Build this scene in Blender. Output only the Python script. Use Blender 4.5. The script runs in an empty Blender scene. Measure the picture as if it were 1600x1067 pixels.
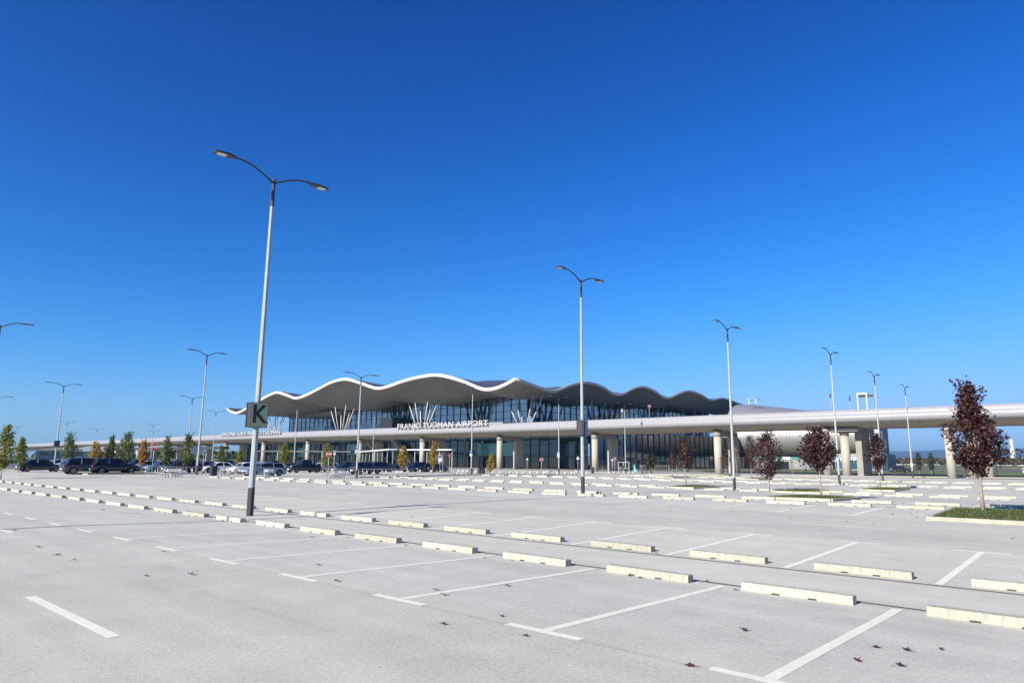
import bpy, bmesh, math, random
from mathutils import Vector, Matrix
C = bpy.context.scene.collection
PI = math.pi
random.seed(7)
# ------------------------------------------------------------------ camera, sky, sun, exposure
# Coordinates: X runs along the rows of stalls, Y across them towards the terminal, metres; camera above the origin.
YAW, PITCH, ROLL, CAM_H, FPX = (-0.72661, 0.17276, -0.00839, 1.950, 1062.77)
ce, se = math.cos(YAW), math.sin(YAW)
def conv(v): return Vector((v[0]*ce+v[1]*se, -v[0]*se+v[1]*ce, v[2]))
fw = conv((0, math.cos(PITCH), math.sin(PITCH)))
rt0 = conv((1, 0, 0)); up0 = conv((0, -math.sin(PITCH), math.cos(PITCH)))
cr, sr = math.cos(ROLL), math.sin(ROLL)
rt = rt0*cr - up0*sr; up = rt0*sr + up0*cr
cam = bpy.data.cameras.new('camera'); camo = bpy.data.objects.new('camera', cam); C.objects.link(camo)
cam.sensor_width = 36; cam.lens = FPX/1600*36; cam.clip_end = 30000; cam.clip_start = 0.1
camo.matrix_world = Matrix(((rt.x, up.x, -fw.x, 0), (rt.y, up.y, -fw.y, 0), (rt.z, up.z, -fw.z, CAM_H), (0, 0, 0, 1)))
bpy.context.scene.camera = camo
sc = bpy.context.scene
sc.view_settings.view_transform = 'Standard'; sc.view_settings.look = 'None'
sc.view_settings.gamma = 1; sc.view_settings.use_curve_mapping = False
sc.view_settings.exposure = 1.15
SUN_EL = math.radians(27)
ldir = Vector((0.087*math.cos(SUN_EL), 0.996*math.cos(SUN_EL), -math.sin(SUN_EL)))     # light travels this way
W = bpy.data.worlds.new('World'); sc.world = W; W.use_nodes = True
nt = W.node_tree; nt.nodes.clear()
sky = nt.nodes.new('ShaderNodeTexSky'); sky.sky_type = 'NISHITA'; sky.sun_disc = False
sky.sun_elevation = SUN_EL
sky.sun_rotation = math.atan2(-ldir.x, -ldir.y)
sky.air_density = 1.0; sky.dust_density = 0.35; sky.ozone_density = 3.0; sky.altitude = 110
hsv = nt.nodes.new('ShaderNodeHueSaturation'); hsv.inputs['Saturation'].default_value = 1.18; hsv.inputs['Value'].default_value = 1.0
bg = nt.nodes.new('ShaderNodeBackground'); bg.inputs[1].default_value = 0.10
# grade the sky towards the clear, saturated autumn blue of the photograph
ssep = nt.nodes.new('ShaderNodeSeparateColor'); scom = nt.nodes.new('ShaderNodeCombineColor')
nt.links.new(hsv.outputs[0], ssep.inputs[0])
for ch, (ga, gg) in enumerate(((1.70, 2.1), (1.9, 1.70), (2.95, 1.80))):
    p1 = nt.nodes.new('ShaderNodeMath'); p1.operation = 'MULTIPLY'; p1.inputs[1].default_value = 0.1306
    p2 = nt.nodes.new('ShaderNodeMath'); p2.operation = 'POWER'; p2.inputs[1].default_value = gg
    p3 = nt.nodes.new('ShaderNodeMath'); p3.operation = 'MULTIPLY'; p3.inputs[1].default_value = ga/0.222
    nt.links.new(ssep.outputs[ch], p1.inputs[0]); nt.links.new(p1.outputs[0], p2.inputs[0]); nt.links.new(p2.outputs[0], p3.inputs[0])
    cap = (.40, .72, 1.3)[ch]/0.222                      # cap*(1-exp(-v/cap)): keeps the horizon blue instead of white
    d1 = nt.nodes.new('ShaderNodeMath'); d1.operation = 'DIVIDE'; d1.inputs[1].default_value = -cap; nt.links.new(p3.outputs[0], d1.inputs[0])
    d2 = nt.nodes.new('ShaderNodeMath'); d2.operation = 'EXPONENT'; nt.links.new(d1.outputs[0], d2.inputs[0])
    d3 = nt.nodes.new('ShaderNodeMath'); d3.operation = 'SUBTRACT'; d3.inputs[0].default_value = 1; nt.links.new(d2.outputs[0], d3.inputs[1])
    d4 = nt.nodes.new('ShaderNodeMath'); d4.operation = 'MULTIPLY'; d4.inputs[1].default_value = cap; nt.links.new(d3.outputs[0], d4.inputs[0])
    nt.links.new(d4.outputs[0], scom.inputs[ch])
wo = nt.nodes.new('ShaderNodeOutputWorld')
nt.links.new(sky.outputs[0], hsv.inputs['Color']); nt.links.new(scom.outputs[0], bg.inputs[0]); nt.links.new(bg.outputs[0], wo.inputs[0])
sun = bpy.data.lights.new('sun', 'SUN'); sun.energy = 4.2; sun.angle = math.radians(0.5); sun.color = (1, 0.93, 0.83)
suno = bpy.data.objects.new('sun', sun); C.objects.link(suno)
suno.rotation_euler = ldir.to_track_quat('-Z', 'Y').to_euler(); suno.location = (-40, -60, 80)

# ------------------------------------------------------------------ measured layout (metres)
LEAF = [(-17.05, 4.43), (-15.38, 4.35), (-14.48, 4.36), (-27.93, 9.15), (-25.86, 9.62), (-21.21, 4.96), (-9.26, 6.39), (-6.03, 5.64), (-5.84, 6.42), (-5.01, 5.9), (-7.26, 8.1), (-7.73, 7.07), (-7.34, 6.85), (-3.21, 6.1), (-3.46, 7.92), (-4.7, 10.55), (-2.15, 7.48), (-2.14, 8.2), (-1.9, 8.3), (-1.78, 7.59), (-1.64, 8.62), (-15.41, 9.87), (-18.14, 15.42), (-12.52, 10.47), (-10.8, 18.86), (-13.07, 23.84), (-16.65, 26.07), (-15.58, 25.91), (-10.93, 24.52), (-13.29, 26.9), (-17.48, 29.99), (-9.77, 27.13), (-8.41, 23.36), (-6.69, 23.41), (-5.94, 23.4), (-6.23, 27.06), (-5.82, 27.66), (-5.35, 26.29), (-5.16, 26.43), (-5.16, 27.25), (-7.55, 34.9), (-5.05, 35.4), (-2.29, 21.42), (-8.43, 41.05), (-6.58, 10.51), (-6.33, 10.47), (-3.3, 10.67), (-2.04, 10.68), (-1.93, 10.73), (-5.4, 10.97), (-10.99, 7.19), (-11.82, 4.59), (-11.45, 5.13), (-14.57, 5.95)]
DASH = [(-20.75, 4.78)]
TREES_G = [(-70.88, 15.19, 4.41, 1.65, 'yg'), (-95.18, 22.01, 3.91, 1.2, 'yg'), (-101.15, 28.43, 4.84, 2.0, 'g'), (-96.12, 29.95, 3.6, 1.54, 'yo'), (-95.87, 31.6, 4.53, 1.23, 'g'), (-82.28, 28.62, 4.55, 1.93, 'g'), (-91.96, 34.03, 4.01, 1.06, 'o'), (-92.67, 37.09, 4.55, 1.68, 'g'), (-83.95, 36.11, 4.68, 1.71, 'g'), (-104.35, 50.11, 3.96, 1.41, 'g'), (-108.27, 54.97, 3.35, 1.17, 'yg'), (-74.2, 43.26, 3.78, 1.46, 'yg'), (-82.31, 54.4, 3.89, 1.97, 'yg'), (-81.89, 67.4, 3.93, 1.68, 'yo'), (-76.29, 68.51, 4.67, 1.53, 'yo'), (-67.8, 71.92, 2.93, 1.3, 'yo'), (-63.41, 104.18, 3.5, 1.02, 'd'), (-62.12, 105.84, 3.29, 0.91, 'd'), (-61.57, 106.53, 3.52, 1.02, 'd'), (-29.01, 148.26, 3.98, 1.47, 'd'), (-27.56, 151.19, 4.02, 1.48, 'd'), (-18.7, 127.03, 3.98, 1.52, 'y'), (-43.66, 100.24, 4.24, 1.17, 'y'), (-43.14, 121.74, 2.44, 0.9, 'y')]
TREES_M = [(-3.79, 28.86, 4.41, 1.81), (-12.13, 38.32, 3.58, 1.93), (-20.2, 51.98, 4.55, 2.36), (-27.67, 53.22, 4.18, 1.31), (-35.34, 85.49, 5.34, 1.97), (-46.38, 102.48, 4.28, 1.62), (-46.12, 84.96, 3.58, 1.15), (-14.81, 61.19, 4.33, 1.62)]
FARLAMPS = [(-122.0, 52.4), (-155.0, 72.2), (-293.8, 65.8), (-150.2, 30.1), (-240.9, 66.3), (-291.5, 90.3), (-233.5, 88.7), (-294.0, 111.9), (-122.5, 92.4), (-136.9, 130.2), (-117.8, 70.6)]
CARS = [(-107.56, 23.82, 'sedan', 'silver', 1), (-97.53, 24.54, 'sedan', 'black', 1), (-117.48, 29.91, 'estate', 'dark', 1), (-121.3, 32.7, 'sedan', 'silver', -1), (-108.59, 30.74, 'hatch', 'pale', -1), (-81.85, 24.81, 'suv', 'dark', 1), (-81.01, 27.11, 'suv', 'black', 1), (-108.56, 38.57, 'suv', 'navy', -1), (-102.6, 37.37, 'suv', 'dark', -1), (-100.07, 37.6, 'hatch', 'pale', -1), (-107.0, 41.08, 'sedan', 'blue', -1), (-97.88, 38.75, 'hatch', 'blue', -1), (-88.29, 37.34, 'suv', 'black', -1), (-127.82, 58.42, 'sedan', 'red', -1), (-126.81, 60.85, 'suv', 'navy', -1), (-90.16, 42.79, 'sedan', 'white', -1), (-119.19, 60.62, 'suv', 'dark', -1), (-86.58, 44.69, 'hatch', 'white', -1), (-69.87, 38.26, 'estate', 'steel', -1), (-120.92, 65.35, 'sedan', 'silver', -1), (-111.23, 62.39, 'suv', 'navy', -1), (-105.04, 61.47, 'sedan', 'dark', -1), (-92.75, 57.27, 'pickup', 'black', -1), (-97.72, 63.73, 'hatch', 'white', -1), (-97.3, 64.53, 'sedan', 'pale', -1), (-87.85, 61.4, 'suv', 'navy', -1), (-79.65, 58.87, 'suv', 'dark', 1), (-91.31, 70.65, 'suv', 'navy', 1), (-93.23, 75.53, 'hatch', 'navy', -1), (-89.87, 76.65, 'suv', 'navy', -1), (-89.42, 78.54, 'sedan', 'dark', -1), (-88.93, 80.59, 'sedan', 'navy', 1), (-36.57, 168.33, 'hatch', 'dark', 1)]
SIGNS = {'stop': [(-79.85, 30.62), (-60.95, 40.31)], 'noentry': [(-77.07, 72.6), (-64.94, 79.89), (-64.54, 99.08)]}
BOLL = [(-91.06, 76.82), (-89.63, 77.65), (-87.62, 78.39), (-86.23, 79.16), (-84.88, 79.8), (-83.01, 80.22), (-81.2, 80.52), (-79.89, 81.14), (-78.56, 81.87), (-77.27, 82.49), (-75.98, 83.1), (-73.88, 82.92), (-73.45, 84.3), (-73.09, 85.47), (-72.72, 86.65), (-71.53, 87.01), (-71.15, 88.2), (-69.19, 89.32), (-68.54, 90.53), (-67.84, 91.42), (-66.0, 93.06), (-65.2, 98.24), (-64.61, 98.99), (-64.63, 100.4), (-64.32, 101.53), (-64.01, 102.66), (-63.77, 103.72), (-63.28, 105.87), (-63.03, 106.96), (-63.03, 108.51)]
CORRAL = [((-68.08, 25.52), (-68.87, 30.21)), ((-60.92, 39.77), (-61.57, 44.36)), ((-65.21, 47.86), (-67.21, 56.1))]
CARTS = [(-68.57, 27.54), (-68.44, 27.84), (-68.34, 28.09), (-68.7, 28.54), (-68.84, 28.9), (-76.51, 36.47), (-74.75, 36.07), (-73.07, 35.9), (-73.11, 37.09), (-66.81, 36.94), (-66.79, 37.37), (-62.66, 42.15), (-62.74, 42.59), (-62.82, 43.05), (-62.88, 43.41), (-65.89, 52.73), (-65.64, 53.11), (-65.39, 53.5), (-67.81, 64.23), (-67.58, 64.6), (-67.34, 64.97), (-67.02, 65.49), (-66.74, 65.94), (-63.39, 69.32), (-63.15, 69.71), (-58.82, 73.32), (-58.63, 73.78), (-58.48, 74.15), (-58.47, 79.39), (-58.23, 79.99)]
BINS = [(-70.05, 71.94), (-69.85, 72.53), (-73.01, 34.11), (-73.02, 34.39), (-68.31, 97.91)]
BIKES = [(-83.72, 77.56), (-83.51, 78.36), (-78.09, 77.86), (-77.89, 78.53), (-75.09, 78.99), (-73.48, 79.18)]
KERB = [(-65.09, 47.25), (-68.04, 63.86), (-66.62, 75.2), (-63.5, 86.57), (-57.66, 97.64)]
KERB2 = [(-57.66, 97.64), (-41.99, 107.87), (-27.48, 115.56), (-11.07, 123.85)]
POSTS = [(-81.67, 74.84), (-77.42, 71.47), (-80.08, 94.44), (-67.23, 92.19), (-64.82, 98.72), (-80.12, 36.3), (-78.77, 53.15), (-80.03, 35.45), (-101.04, 32.68)]
LAMPS = [(-22.65, 12.01, 12.15), (-24.31, 33.69, 13.33), (-22.09, 50.13, 12.32), (-21.94, 71.07, 12.73), (-21.59, 90.5, 12.49), (-23.09, 119.25, 13.45), (-76.33, 33.98, 13.28), (-60.94, 43.99, 10.77), (-68.43, 68.66, 12.29), (-67.28, 87.16, 11.99), (-67.94, 107.82, 12.24), (-111.52, 29.77, 11.69)]
HOUSES = [(-0.2164, 900, 1, 0), (-0.2094, 1100, 1.1, 1), (-0.201, 950, 1.1, 1), (-0.1852, 1000, 1, 0), (-0.175, 1000, 1, 1), (-0.1518, 950, 1, 0), (-0.1192, 900, 0.9, 0), (-0.1142, 1100, 1.2, 1), (-0.1043, 1000, 1.2, 1), (-0.0897, 900, 1.1, 1)]
BELT1 = [(-189, 798), (-155, 805), (-122, 811), (-91, 815), (-62, 818), (-25, 820)]
TOWER = (-145.2, 1493.0)
HAZE = 1.0e-4
TW=[-60,6.3,10.6,13.6,18.2,25,31.4,40,50.5,70,90,110,130,400]
TZ=[.10,.09,0,0,.08,.12,.10,.0,-.18,-.14,-.2,-.08,-.03,0]
TS=[-60,14,22,26,31,36,50,70,400]; TSV=[0,0,.001,.003,.0095,.009,.0025,.004,.006]
def interp(x, xs, ys):
    if x <= xs[0]: return ys[0]
    for i in range(1, len(xs)):
        if x <= xs[i]:
            t = (x-xs[i-1])/(xs[i]-xs[i-1]); return ys[i-1]+(ys[i]-ys[i-1])*t
    return ys[-1]
def Z(u, w):
    return interp(w, TW, TZ) + interp(w, TS, TSV)*min(40, max(0, u+24))
# ------------------------------------------------------------------ materials
def mat(name, col, rough=.6, metal=0., spec=.5, noise=0., nscale=5., bump=0., bscale=40., coat=0., col2=None, emis=None, stretch=None):
    m = bpy.data.materials.new(name); m.use_nodes = True; t = m.node_tree; b = t.nodes['Principled BSDF']
    b.inputs['Base Color'].default_value = (*col, 1); b.inputs['Roughness'].default_value = rough
    b.inputs['Metallic'].default_value = metal; b.inputs['Specular IOR Level'].default_value = spec
    b.inputs['Coat Weight'].default_value = coat
    tc = t.nodes.new('ShaderNodeTexCoord'); src = tc.outputs['Object']
    if stretch:
        mp = t.nodes.new('ShaderNodeMapping'); mp.inputs['Scale'].default_value = stretch
        t.links.new(src, mp.inputs[0]); src = mp.outputs[0]
    if noise > 0:
        n = t.nodes.new('ShaderNodeTexNoise'); n.inputs['Scale'].default_value = nscale; n.inputs['Detail'].default_value = 6
        t.links.new(src, n.inputs['Vector'])
        r = t.nodes.new('ShaderNodeMapRange'); r.inputs[1].default_value = .3; r.inputs[2].default_value = .7
        t.links.new(n.outputs[0], r.inputs[0])
        mx = t.nodes.new('ShaderNodeMix'); mx.data_type = 'RGBA'
        c2 = col2 if col2 else tuple(c*(1-noise) for c in col)
        mx.inputs[6].default_value = (*col, 1); mx.inputs[7].default_value = (*c2, 1)
        t.links.new(r.outputs[0], mx.inputs[0]); t.links.new(mx.outputs[2], b.inputs['Base Color'])
    if bump > 0:
        n2 = t.nodes.new('ShaderNodeTexNoise'); n2.inputs['Scale'].default_value = bscale; n2.inputs['Detail'].default_value = 4
        t.links.new(src, n2.inputs['Vector'])
        bp = t.nodes.new('ShaderNodeBump'); bp.inputs['Strength'].default_value = bump; bp.inputs['Distance'].default_value = .02
        t.links.new(n2.outputs[0], bp.inputs['Height']); t.links.new(bp.outputs[0], b.inputs['Normal'])
    return m
def leafmat(name, cols, trans=.25):
    m = bpy.data.materials.new(name); m.use_nodes = True; t = m.node_tree; b = t.nodes['Principled BSDF']
    g = t.nodes.new('ShaderNodeNewGeometry'); r = t.nodes.new('ShaderNodeValToRGB')
    r.color_ramp.elements[0].color = (*cols[0], 1); r.color_ramp.elements[1].color = (*cols[-1], 1)
    for i, c in enumerate(cols[1:-1]):
        e = r.color_ramp.elements.new((i+1)/(len(cols)-1)); e.color = (*c, 1)
    t.links.new(g.outputs['Random Per Island'], r.inputs[0]); t.links.new(r.outputs[0], b.inputs['Base Color'])
    b.inputs['Roughness'].default_value = .5; b.inputs['Specular IOR Level'].default_value = .35
    tr = t.nodes.new('ShaderNodeBsdfTranslucent'); t.links.new(r.outputs[0], tr.inputs[0])
    ms = t.nodes.new('ShaderNodeMixShader'); ms.inputs[0].default_value = trans
    t.links.new(b.outputs[0], ms.inputs[1]); t.links.new(tr.outputs[0], ms.inputs[2])
    t.links.new(ms.outputs[0], t.nodes['Material Output'].inputs[0]); return m
M = {}
def pavement():
    m = bpy.data.materials.new('light_asphalt'); m.use_nodes = True; t = m.node_tree; b = t.nodes['Principled BSDF']
    N = t.nodes.new; L = t.links.new
    g = N('ShaderNodeNewGeometry'); sep = N('ShaderNodeSeparateXYZ'); L(g.outputs['Position'], sep.inputs[0])
    def math_(op, a, bb=None, c=None):
        n = N('ShaderNodeMath'); n.operation = op
        for i, v in enumerate((a, bb, c)):
            if v is None: continue
            if isinstance(v, (int, float)): n.inputs[i].default_value = v
            else: L(v, n.inputs[i])
        return n.outputs[0]
    def noise(scale, det=4, vec=None, rough=.5):
        n = N('ShaderNodeTexNoise'); n.inputs['Scale'].default_value = scale; n.inputs['Detail'].default_value = det
        n.inputs['Roughness'].default_value = rough
        L(vec if vec else g.outputs['Position'], n.inputs['Vector']); return n.outputs[0]
    # distance to the nearest strip centre: stalls and aisles were paved in separate passes
    d = math_('PINGPONG', math_('SUBTRACT', sep.outputs[1], 12.15), 9.8)
    aisle = math_('GREATER_THAN', d, 5.9); strip = math_('LESS_THAN', d, 1.15)
    fine = noise(60, 3, rough=.8); grain = noise(22, 4, rough=.7); big = noise(.22, 5); mid = noise(1.3, 5)
    mp = N('ShaderNodeMapping'); mp.inputs['Scale'].default_value = (.05, 1.1, 1); L(g.outputs['Position'], mp.inputs[0])
    streak = noise(1.6, 5, mp.outputs[0])
    v = math_('ADD', 1.0, math_('MULTIPLY', math_('SUBTRACT', big, .5), .34))
    v = math_('ADD', v, math_('MULTIPLY', math_('SUBTRACT', mid, .5), .26))
    v = math_('ADD', v, math_('MULTIPLY', math_('SUBTRACT', streak, .5), .30))
    v = math_('ADD', v, math_('MULTIPLY', math_('SUBTRACT', fine, .5), .9))
    v = math_('ADD', v, math_('MULTIPLY', math_('SUBTRACT', grain, .5), .75))
    v = math_('SUBTRACT', v, math_('MULTIPLY', aisle, .055)); v = math_('ADD', v, math_('MULTIPLY', strip, .03))
    seam = math_('LESS_THAN', math_('ABSOLUTE', math_('SUBTRACT', d, 5.99)), .014); v = math_('SUBTRACT', v, math_('MULTIPLY', seam, .16))
    # oil and tyre stains
    st = None
    for (x, y, rx, ry, a) in STAINS:
        dx = math_('DIVIDE', math_('SUBTRACT', sep.outputs[0], x), rx); dy = math_('DIVIDE', math_('SUBTRACT', sep.outputs[1], y), ry)
        q = math_('ADD', math_('MULTIPLY', dx, dx), math_('MULTIPLY', dy, dy))
        q = math_('ADD', q, math_('MULTIPLY', math_('SUBTRACT', noise(5, 3), .5), 1.4))
        mr = N('ShaderNodeMapRange'); mr.inputs[1].default_value = 1.15; mr.inputs[2].default_value = .35
        mr.inputs[3].default_value = 0; mr.inputs[4].default_value = a; L(q, mr.inputs[0])
        v = math_('SUBTRACT', v, mr.outputs[0])
    # sparse dark specks
    vo = N('ShaderNodeTexVoronoi'); vo.inputs['Scale'].default_value = 1.7; L(g.outputs['Position'], vo.inputs['Vector'])
    sp = math_('LESS_THAN', vo.outputs['Distance'], .022); v = math_('SUBTRACT', v, math_('MULTIPLY', sp, .25))
    mul = N('ShaderNodeVectorMath'); mul.operation = 'SCALE'; mul.inputs[0].default_value = PAVE
    L(v, mul.inputs['Scale']); L(mul.outputs[0], b.inputs['Base Color'])
    b.inputs['Roughness'].default_value = .85; b.inputs['Specular IOR Level'].default_value = .3
    bp = N('ShaderNodeBump'); bp.inputs['Strength'].default_value = .5; bp.inputs['Distance'].default_value = .006
    L(fine, bp.inputs['Height']); L(bp.outputs[0], b.inputs['Normal'])
    return m
PAVE = (.46, .452, .39)
STAINS = [(-4.35, 8.35, .28, .17, .10), (-7.0, 8.9, .5, .22, .08), (-14.1, 6.0, .9, .12, .07), (-12.5, 5.2, .35, .15, .08), (-16.5, 6.5, .7, .1, .10), (-1.6, 9.6, .4, .5, .04), (-6.1, 16.2, .35, .3, .06), (-10.9, 15.8, .3, .35, .07), (-9.6, 8.1, .25, .3, .05), (-3.9, 3.9, 1.6, .09, .04), (-8.5, 4.6, 2.2, .10, .05)]
M['pave'] = pavement()
M['paint'] = mat('worn_white_paint', (.76, .73, .62), .7, noise=.14, nscale=9, bump=.3, bscale=120)
M['conc'] = mat('cream_concrete', (.48, .465, .385), .85, noise=.3, nscale=7, bump=.6, bscale=60, col2=(.32, .30, .235), stretch=(4, 4, .8))
_t = M['conc'].node_tree; _b = _t.nodes['Principled BSDF']; _l = _b.inputs['Base Color'].links[0].from_socket
_oi = _t.nodes.new('ShaderNodeObjectInfo'); _mr = _t.nodes.new('ShaderNodeMapRange'); _mr.inputs[3].default_value = .80; _mr.inputs[4].default_value = 1.08
_v = _t.nodes.new('ShaderNodeVectorMath'); _v.operation = 'SCALE'
_t.links.new(_oi.outputs['Random'], _mr.inputs[0]); _t.links.new(_l, _v.inputs[0]); _t.links.new(_mr.outputs[0], _v.inputs['Scale']); _t.links.new(_v.outputs[0], _b.inputs['Base Color'])
M['kerb'] = mat('kerb_concrete', (.42, .38, .30), .85, noise=.3, nscale=3, bump=.4, bscale=50)
M['slot'] = mat('rusty_slot', (.05, .022, .02), .9, noise=.5, nscale=8)
M['channel'] = mat('channel_concrete', (.43, .385, .34), .85, noise=.2, nscale=5)
M['pier'] = mat('pier_concrete', (.37, .34, .285), .85, noise=.15, nscale=.8, bump=.2, bscale=12, stretch=(1, 1, .25))
M['pierdark'] = mat('shaded_pier_concrete', (.26, .245, .215), .9, noise=.2, nscale=1.2, bump=.2, bscale=12)  # darker copy of the pier concrete, shade under the deck in its colour
M['galv'] = mat('galvanised_steel', (.33, .36, .35), .5, .12, noise=.2, nscale=3)
M['charcoal'] = mat('charcoal_coating', (.035, .035, .038), .55, noise=.2, nscale=10)
M['lamphead'] = mat('lamp_housing', (.03, .032, .036), .5)
M['lamplens'] = mat('lamp_lens', (.55, .53, .46), .25)
M['signgreen'] = mat('sign_green', (.30, .37, .20), .5)
M['signteal'] = mat('sign_teal', (.02, .16, .14), .5)
M['signgrey'] = mat('sign_grey', (.22, .28, .28), .5)
M['black'] = mat('black_paint', (.012, .012, .013), .5)
M['grass'] = mat('grass_soil', (.045, .07, .02), .95, noise=.6, nscale=4, col2=(.10, .085, .03), bump=.6, bscale=30)
M['blade'] = leafmat('grass_blades', [(.035, .065, .014), (.06, .10, .022), (.11, .11, .04)])
M['bark'] = mat('tree_bark', (.34, .28, .21), .9, noise=.45, nscale=14, bump=.7, bscale=30, stretch=(3, 3, .6))
M['maple'] = leafmat('purple_maple_leaves', [(.013, .006, .007), (.026, .010, .010), (.040, .013, .012), (.08, .025, .015), (.018, .008, .009)], .14)
M['leaf_g'] = leafmat('green_leaves', [(.035, .07, .015), (.06, .10, .02), (.10, .14, .03), (.16, .17, .04)], .35)
M['leaf_yg'] = leafmat('yellow_green_leaves', [(.06, .10, .02), (.14, .17, .03), (.26, .24, .04), (.10, .12, .02)], .35)
M['leaf_yo'] = leafmat('yellow_orange_leaves', [(.12, .12, .03), (.32, .25, .04), (.45, .27, .04), (.30, .11, .05)], .35)
M['leaf_o'] = leafmat('orange_leaves', [(.20, .14, .03), (.42, .18, .03), (.50, .24, .05), (.12, .12, .03)], .35)
M['leaf_d'] = leafmat('dark_leaves', [(.012, .022, .010), (.02, .035, .012), (.04, .05, .015)], .15)
M['leaf_y'] = leafmat('sparse_yellow_leaves', [(.20, .22, .04), (.34, .30, .06), (.42, .22, .05)], .35)
M['fallen'] = leafmat('fallen_leaves', [(.025, .008, .007), (.05, .012, .010), (.11, .030, .014), (.02, .007, .007)], .08)
M['fascia'] = mat('white_fascia_panels', (.25, .25, .262), .42, .0, noise=.05, nscale=.6, coat=.2)
M['beamsof'] = mat('beam_concrete', (.36, .31, .24), .9, noise=.15, nscale=.6)
M['roofwhite'] = mat('white_roof_edge', (.55, .55, .56), .35)
M['roofdark'] = mat('dark_roof_edge', (.42, .43, .44), .35, .2)
M['rooftop'] = mat('roof_cladding', (.12, .13, .14), .45, .4, noise=.1, nscale=.4)
M['strut'] = mat('white_steel', (.36, .36, .345), .45)
M['strutdark'] = mat('inner_steel', (.03, .035, .04), .5)
M['mull'] = mat('dark_mullion', (.02, .026, .035), .45, .3)
M['silver'] = mat('silver_cladding', (.42, .42, .42), .52, .65, noise=.06, nscale=.8)
M['grey'] = mat('mid_grey_wall', (.22, .23, .24), .7)
M['navy'] = mat('navy_cladding', (.012, .035, .075), .4, noise=.3, nscale=.4)
M['tyre'] = mat('tyre_rubber', (.018, .018, .02), .85)
M['rim'] = mat('alloy_rim', (.20, .205, .21), .35, .7)
M['glassdark'] = mat('car_glass', (.012, .015, .018), .08, spec=.5, coat=.1)
M['lampred'] = mat('tail_lamp', (.30, .01, .01), .2)
M['lampclear'] = mat('head_lamp', (.60, .62, .65), .15)
M['plate'] = mat('number_plate', (.7, .7, .7), .5)
M['plastic'] = mat('black_plastic', (.02, .02, .022), .6)
M['steel'] = mat('stainless_tube', (.55, .56, .58), .3, .8)
M['signred'] = mat('sign_red', (.24, .012, .018), .45)
M['signwhite'] = mat('sign_white', (.50, .50, .50), .45)
M['letters'] = mat('pale_letter_metal', (.41, .41, .41), .5)
M['darkred'] = mat('dark_red_paint', (.16, .02, .02), .5)
M['signblue'] = mat('sign_blue', (.025, .08, .26), .45)
M['signback'] = mat('sign_back', (.10, .14, .20), .5, .4)
M['cyan'] = mat('turquoise_panel', (.02, .38, .45), .5)
M['canopy'] = mat('canopy_steel', (.02, .028, .035), .6)
M['canopyl'] = mat('pale_canopy_edge', (.50, .54, .58), .5)
M['hill'] = mat('wooded_hill', (.03, .05, .035), .95, noise=.6, nscale=.004)
M['housewall'] = mat('house_plaster', (.45, .43, .39), .8)
M['houseroof'] = mat('tile_roof', (.30, .11, .06), .8)
M['bin'] = mat('bin_plastic', (.02, .022, .022), .5)
PAINTS = {'silver': (.42, .44, .46), 'black': (.012, .013, .015), 'dark': (.035, .04, .045), 'navy': (.012, .022, .055), 'pale': (.42, .50, .58),
          'blue': (.12, .20, .34), 'red': (.16, .012, .025), 'white': (.66, .67, .68), 'steel': (.19, .25, .31)}
for k, c in PAINTS.items(): M['car_'+k] = mat('car_paint_'+k, c, .28, .35 if k not in ('white',) else 0., coat=.8)
def soffit_mat():
    m = mat('soffit_panels', (.20, .205, .21), .48, .25); t = m.node_tree; b = t.nodes['Principled BSDF']
    g = t.nodes.new('ShaderNodeNewGeometry'); w = t.nodes.new('ShaderNodeTexWave'); w.wave_type = 'BANDS'; w.bands_direction = 'X'
    w.inputs['Scale'].default_value = .55; w.inputs['Distortion'].default_value = 0
    t.links.new(g.outputs['Position'], w.inputs['Vector'])
    w2 = t.nodes.new('ShaderNodeTexNoise'); w2.inputs['Scale'].default_value = .12; t.links.new(g.outputs['Position'], w2.inputs['Vector'])
    mr = t.nodes.new('ShaderNodeMapRange'); mr.inputs[1].default_value = 0; mr.inputs[2].default_value = .12; mr.inputs[3].default_value = .5; mr.inputs[4].default_value = 1
    t.links.new(w.outputs['Fac'], mr.inputs[0])
    mm = t.nodes.new('ShaderNodeMath'); mm.operation = 'MULTIPLY_ADD'; t.links.new(w2.outputs[0], mm.inputs[0]); mm.inputs[1].default_value = .5; mm.inputs[2].default_value = .75
    m2 = t.nodes.new('ShaderNodeMath'); m2.operation = 'MULTIPLY'; t.links.new(mr.outputs[0], m2.inputs[0]); t.links.new(mm.outputs[0], m2.inputs[1])
    v = t.nodes.new('ShaderNodeVectorMath'); v.operation = 'SCALE'; v.inputs[0].default_value = SOFCOL
    t.links.new(m2.outputs[0], v.inputs['Scale']); t.links.new(v.outputs[0], b.inputs['Base Color']); return m
SOFCOL = (.25, .25, .24)
M['soffit'] = soffit_mat()
_t = M['silver'].node_tree; _b = _t.nodes['Principled BSDF']; _l = _b.inputs['Base Color'].links[0].from_socket
_g = _t.nodes.new('ShaderNodeNewGeometry'); _w = _t.nodes.new('ShaderNodeTexWave'); _w.wave_type = 'BANDS'; _w.bands_direction = 'X'; _w.inputs['Scale'].default_value = .36
_t.links.new(_g.outputs['Position'], _w.inputs['Vector']); _mr = _t.nodes.new('ShaderNodeMapRange'); _mr.inputs[1].default_value = 0; _mr.inputs[2].default_value = .35; _mr.inputs[3].default_value = .62; _mr.inputs[4].default_value = 1
_v = _t.nodes.new('ShaderNodeVectorMath'); _v.operation = 'SCALE'; _t.links.new(_w.outputs['Fac'], _mr.inputs[0]); _t.links.new(_l, _v.inputs[0]); _t.links.new(_mr.outputs[0], _v.inputs['Scale']); _t.links.new(_v.outputs[0], _b.inputs['Base Color'])
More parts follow.
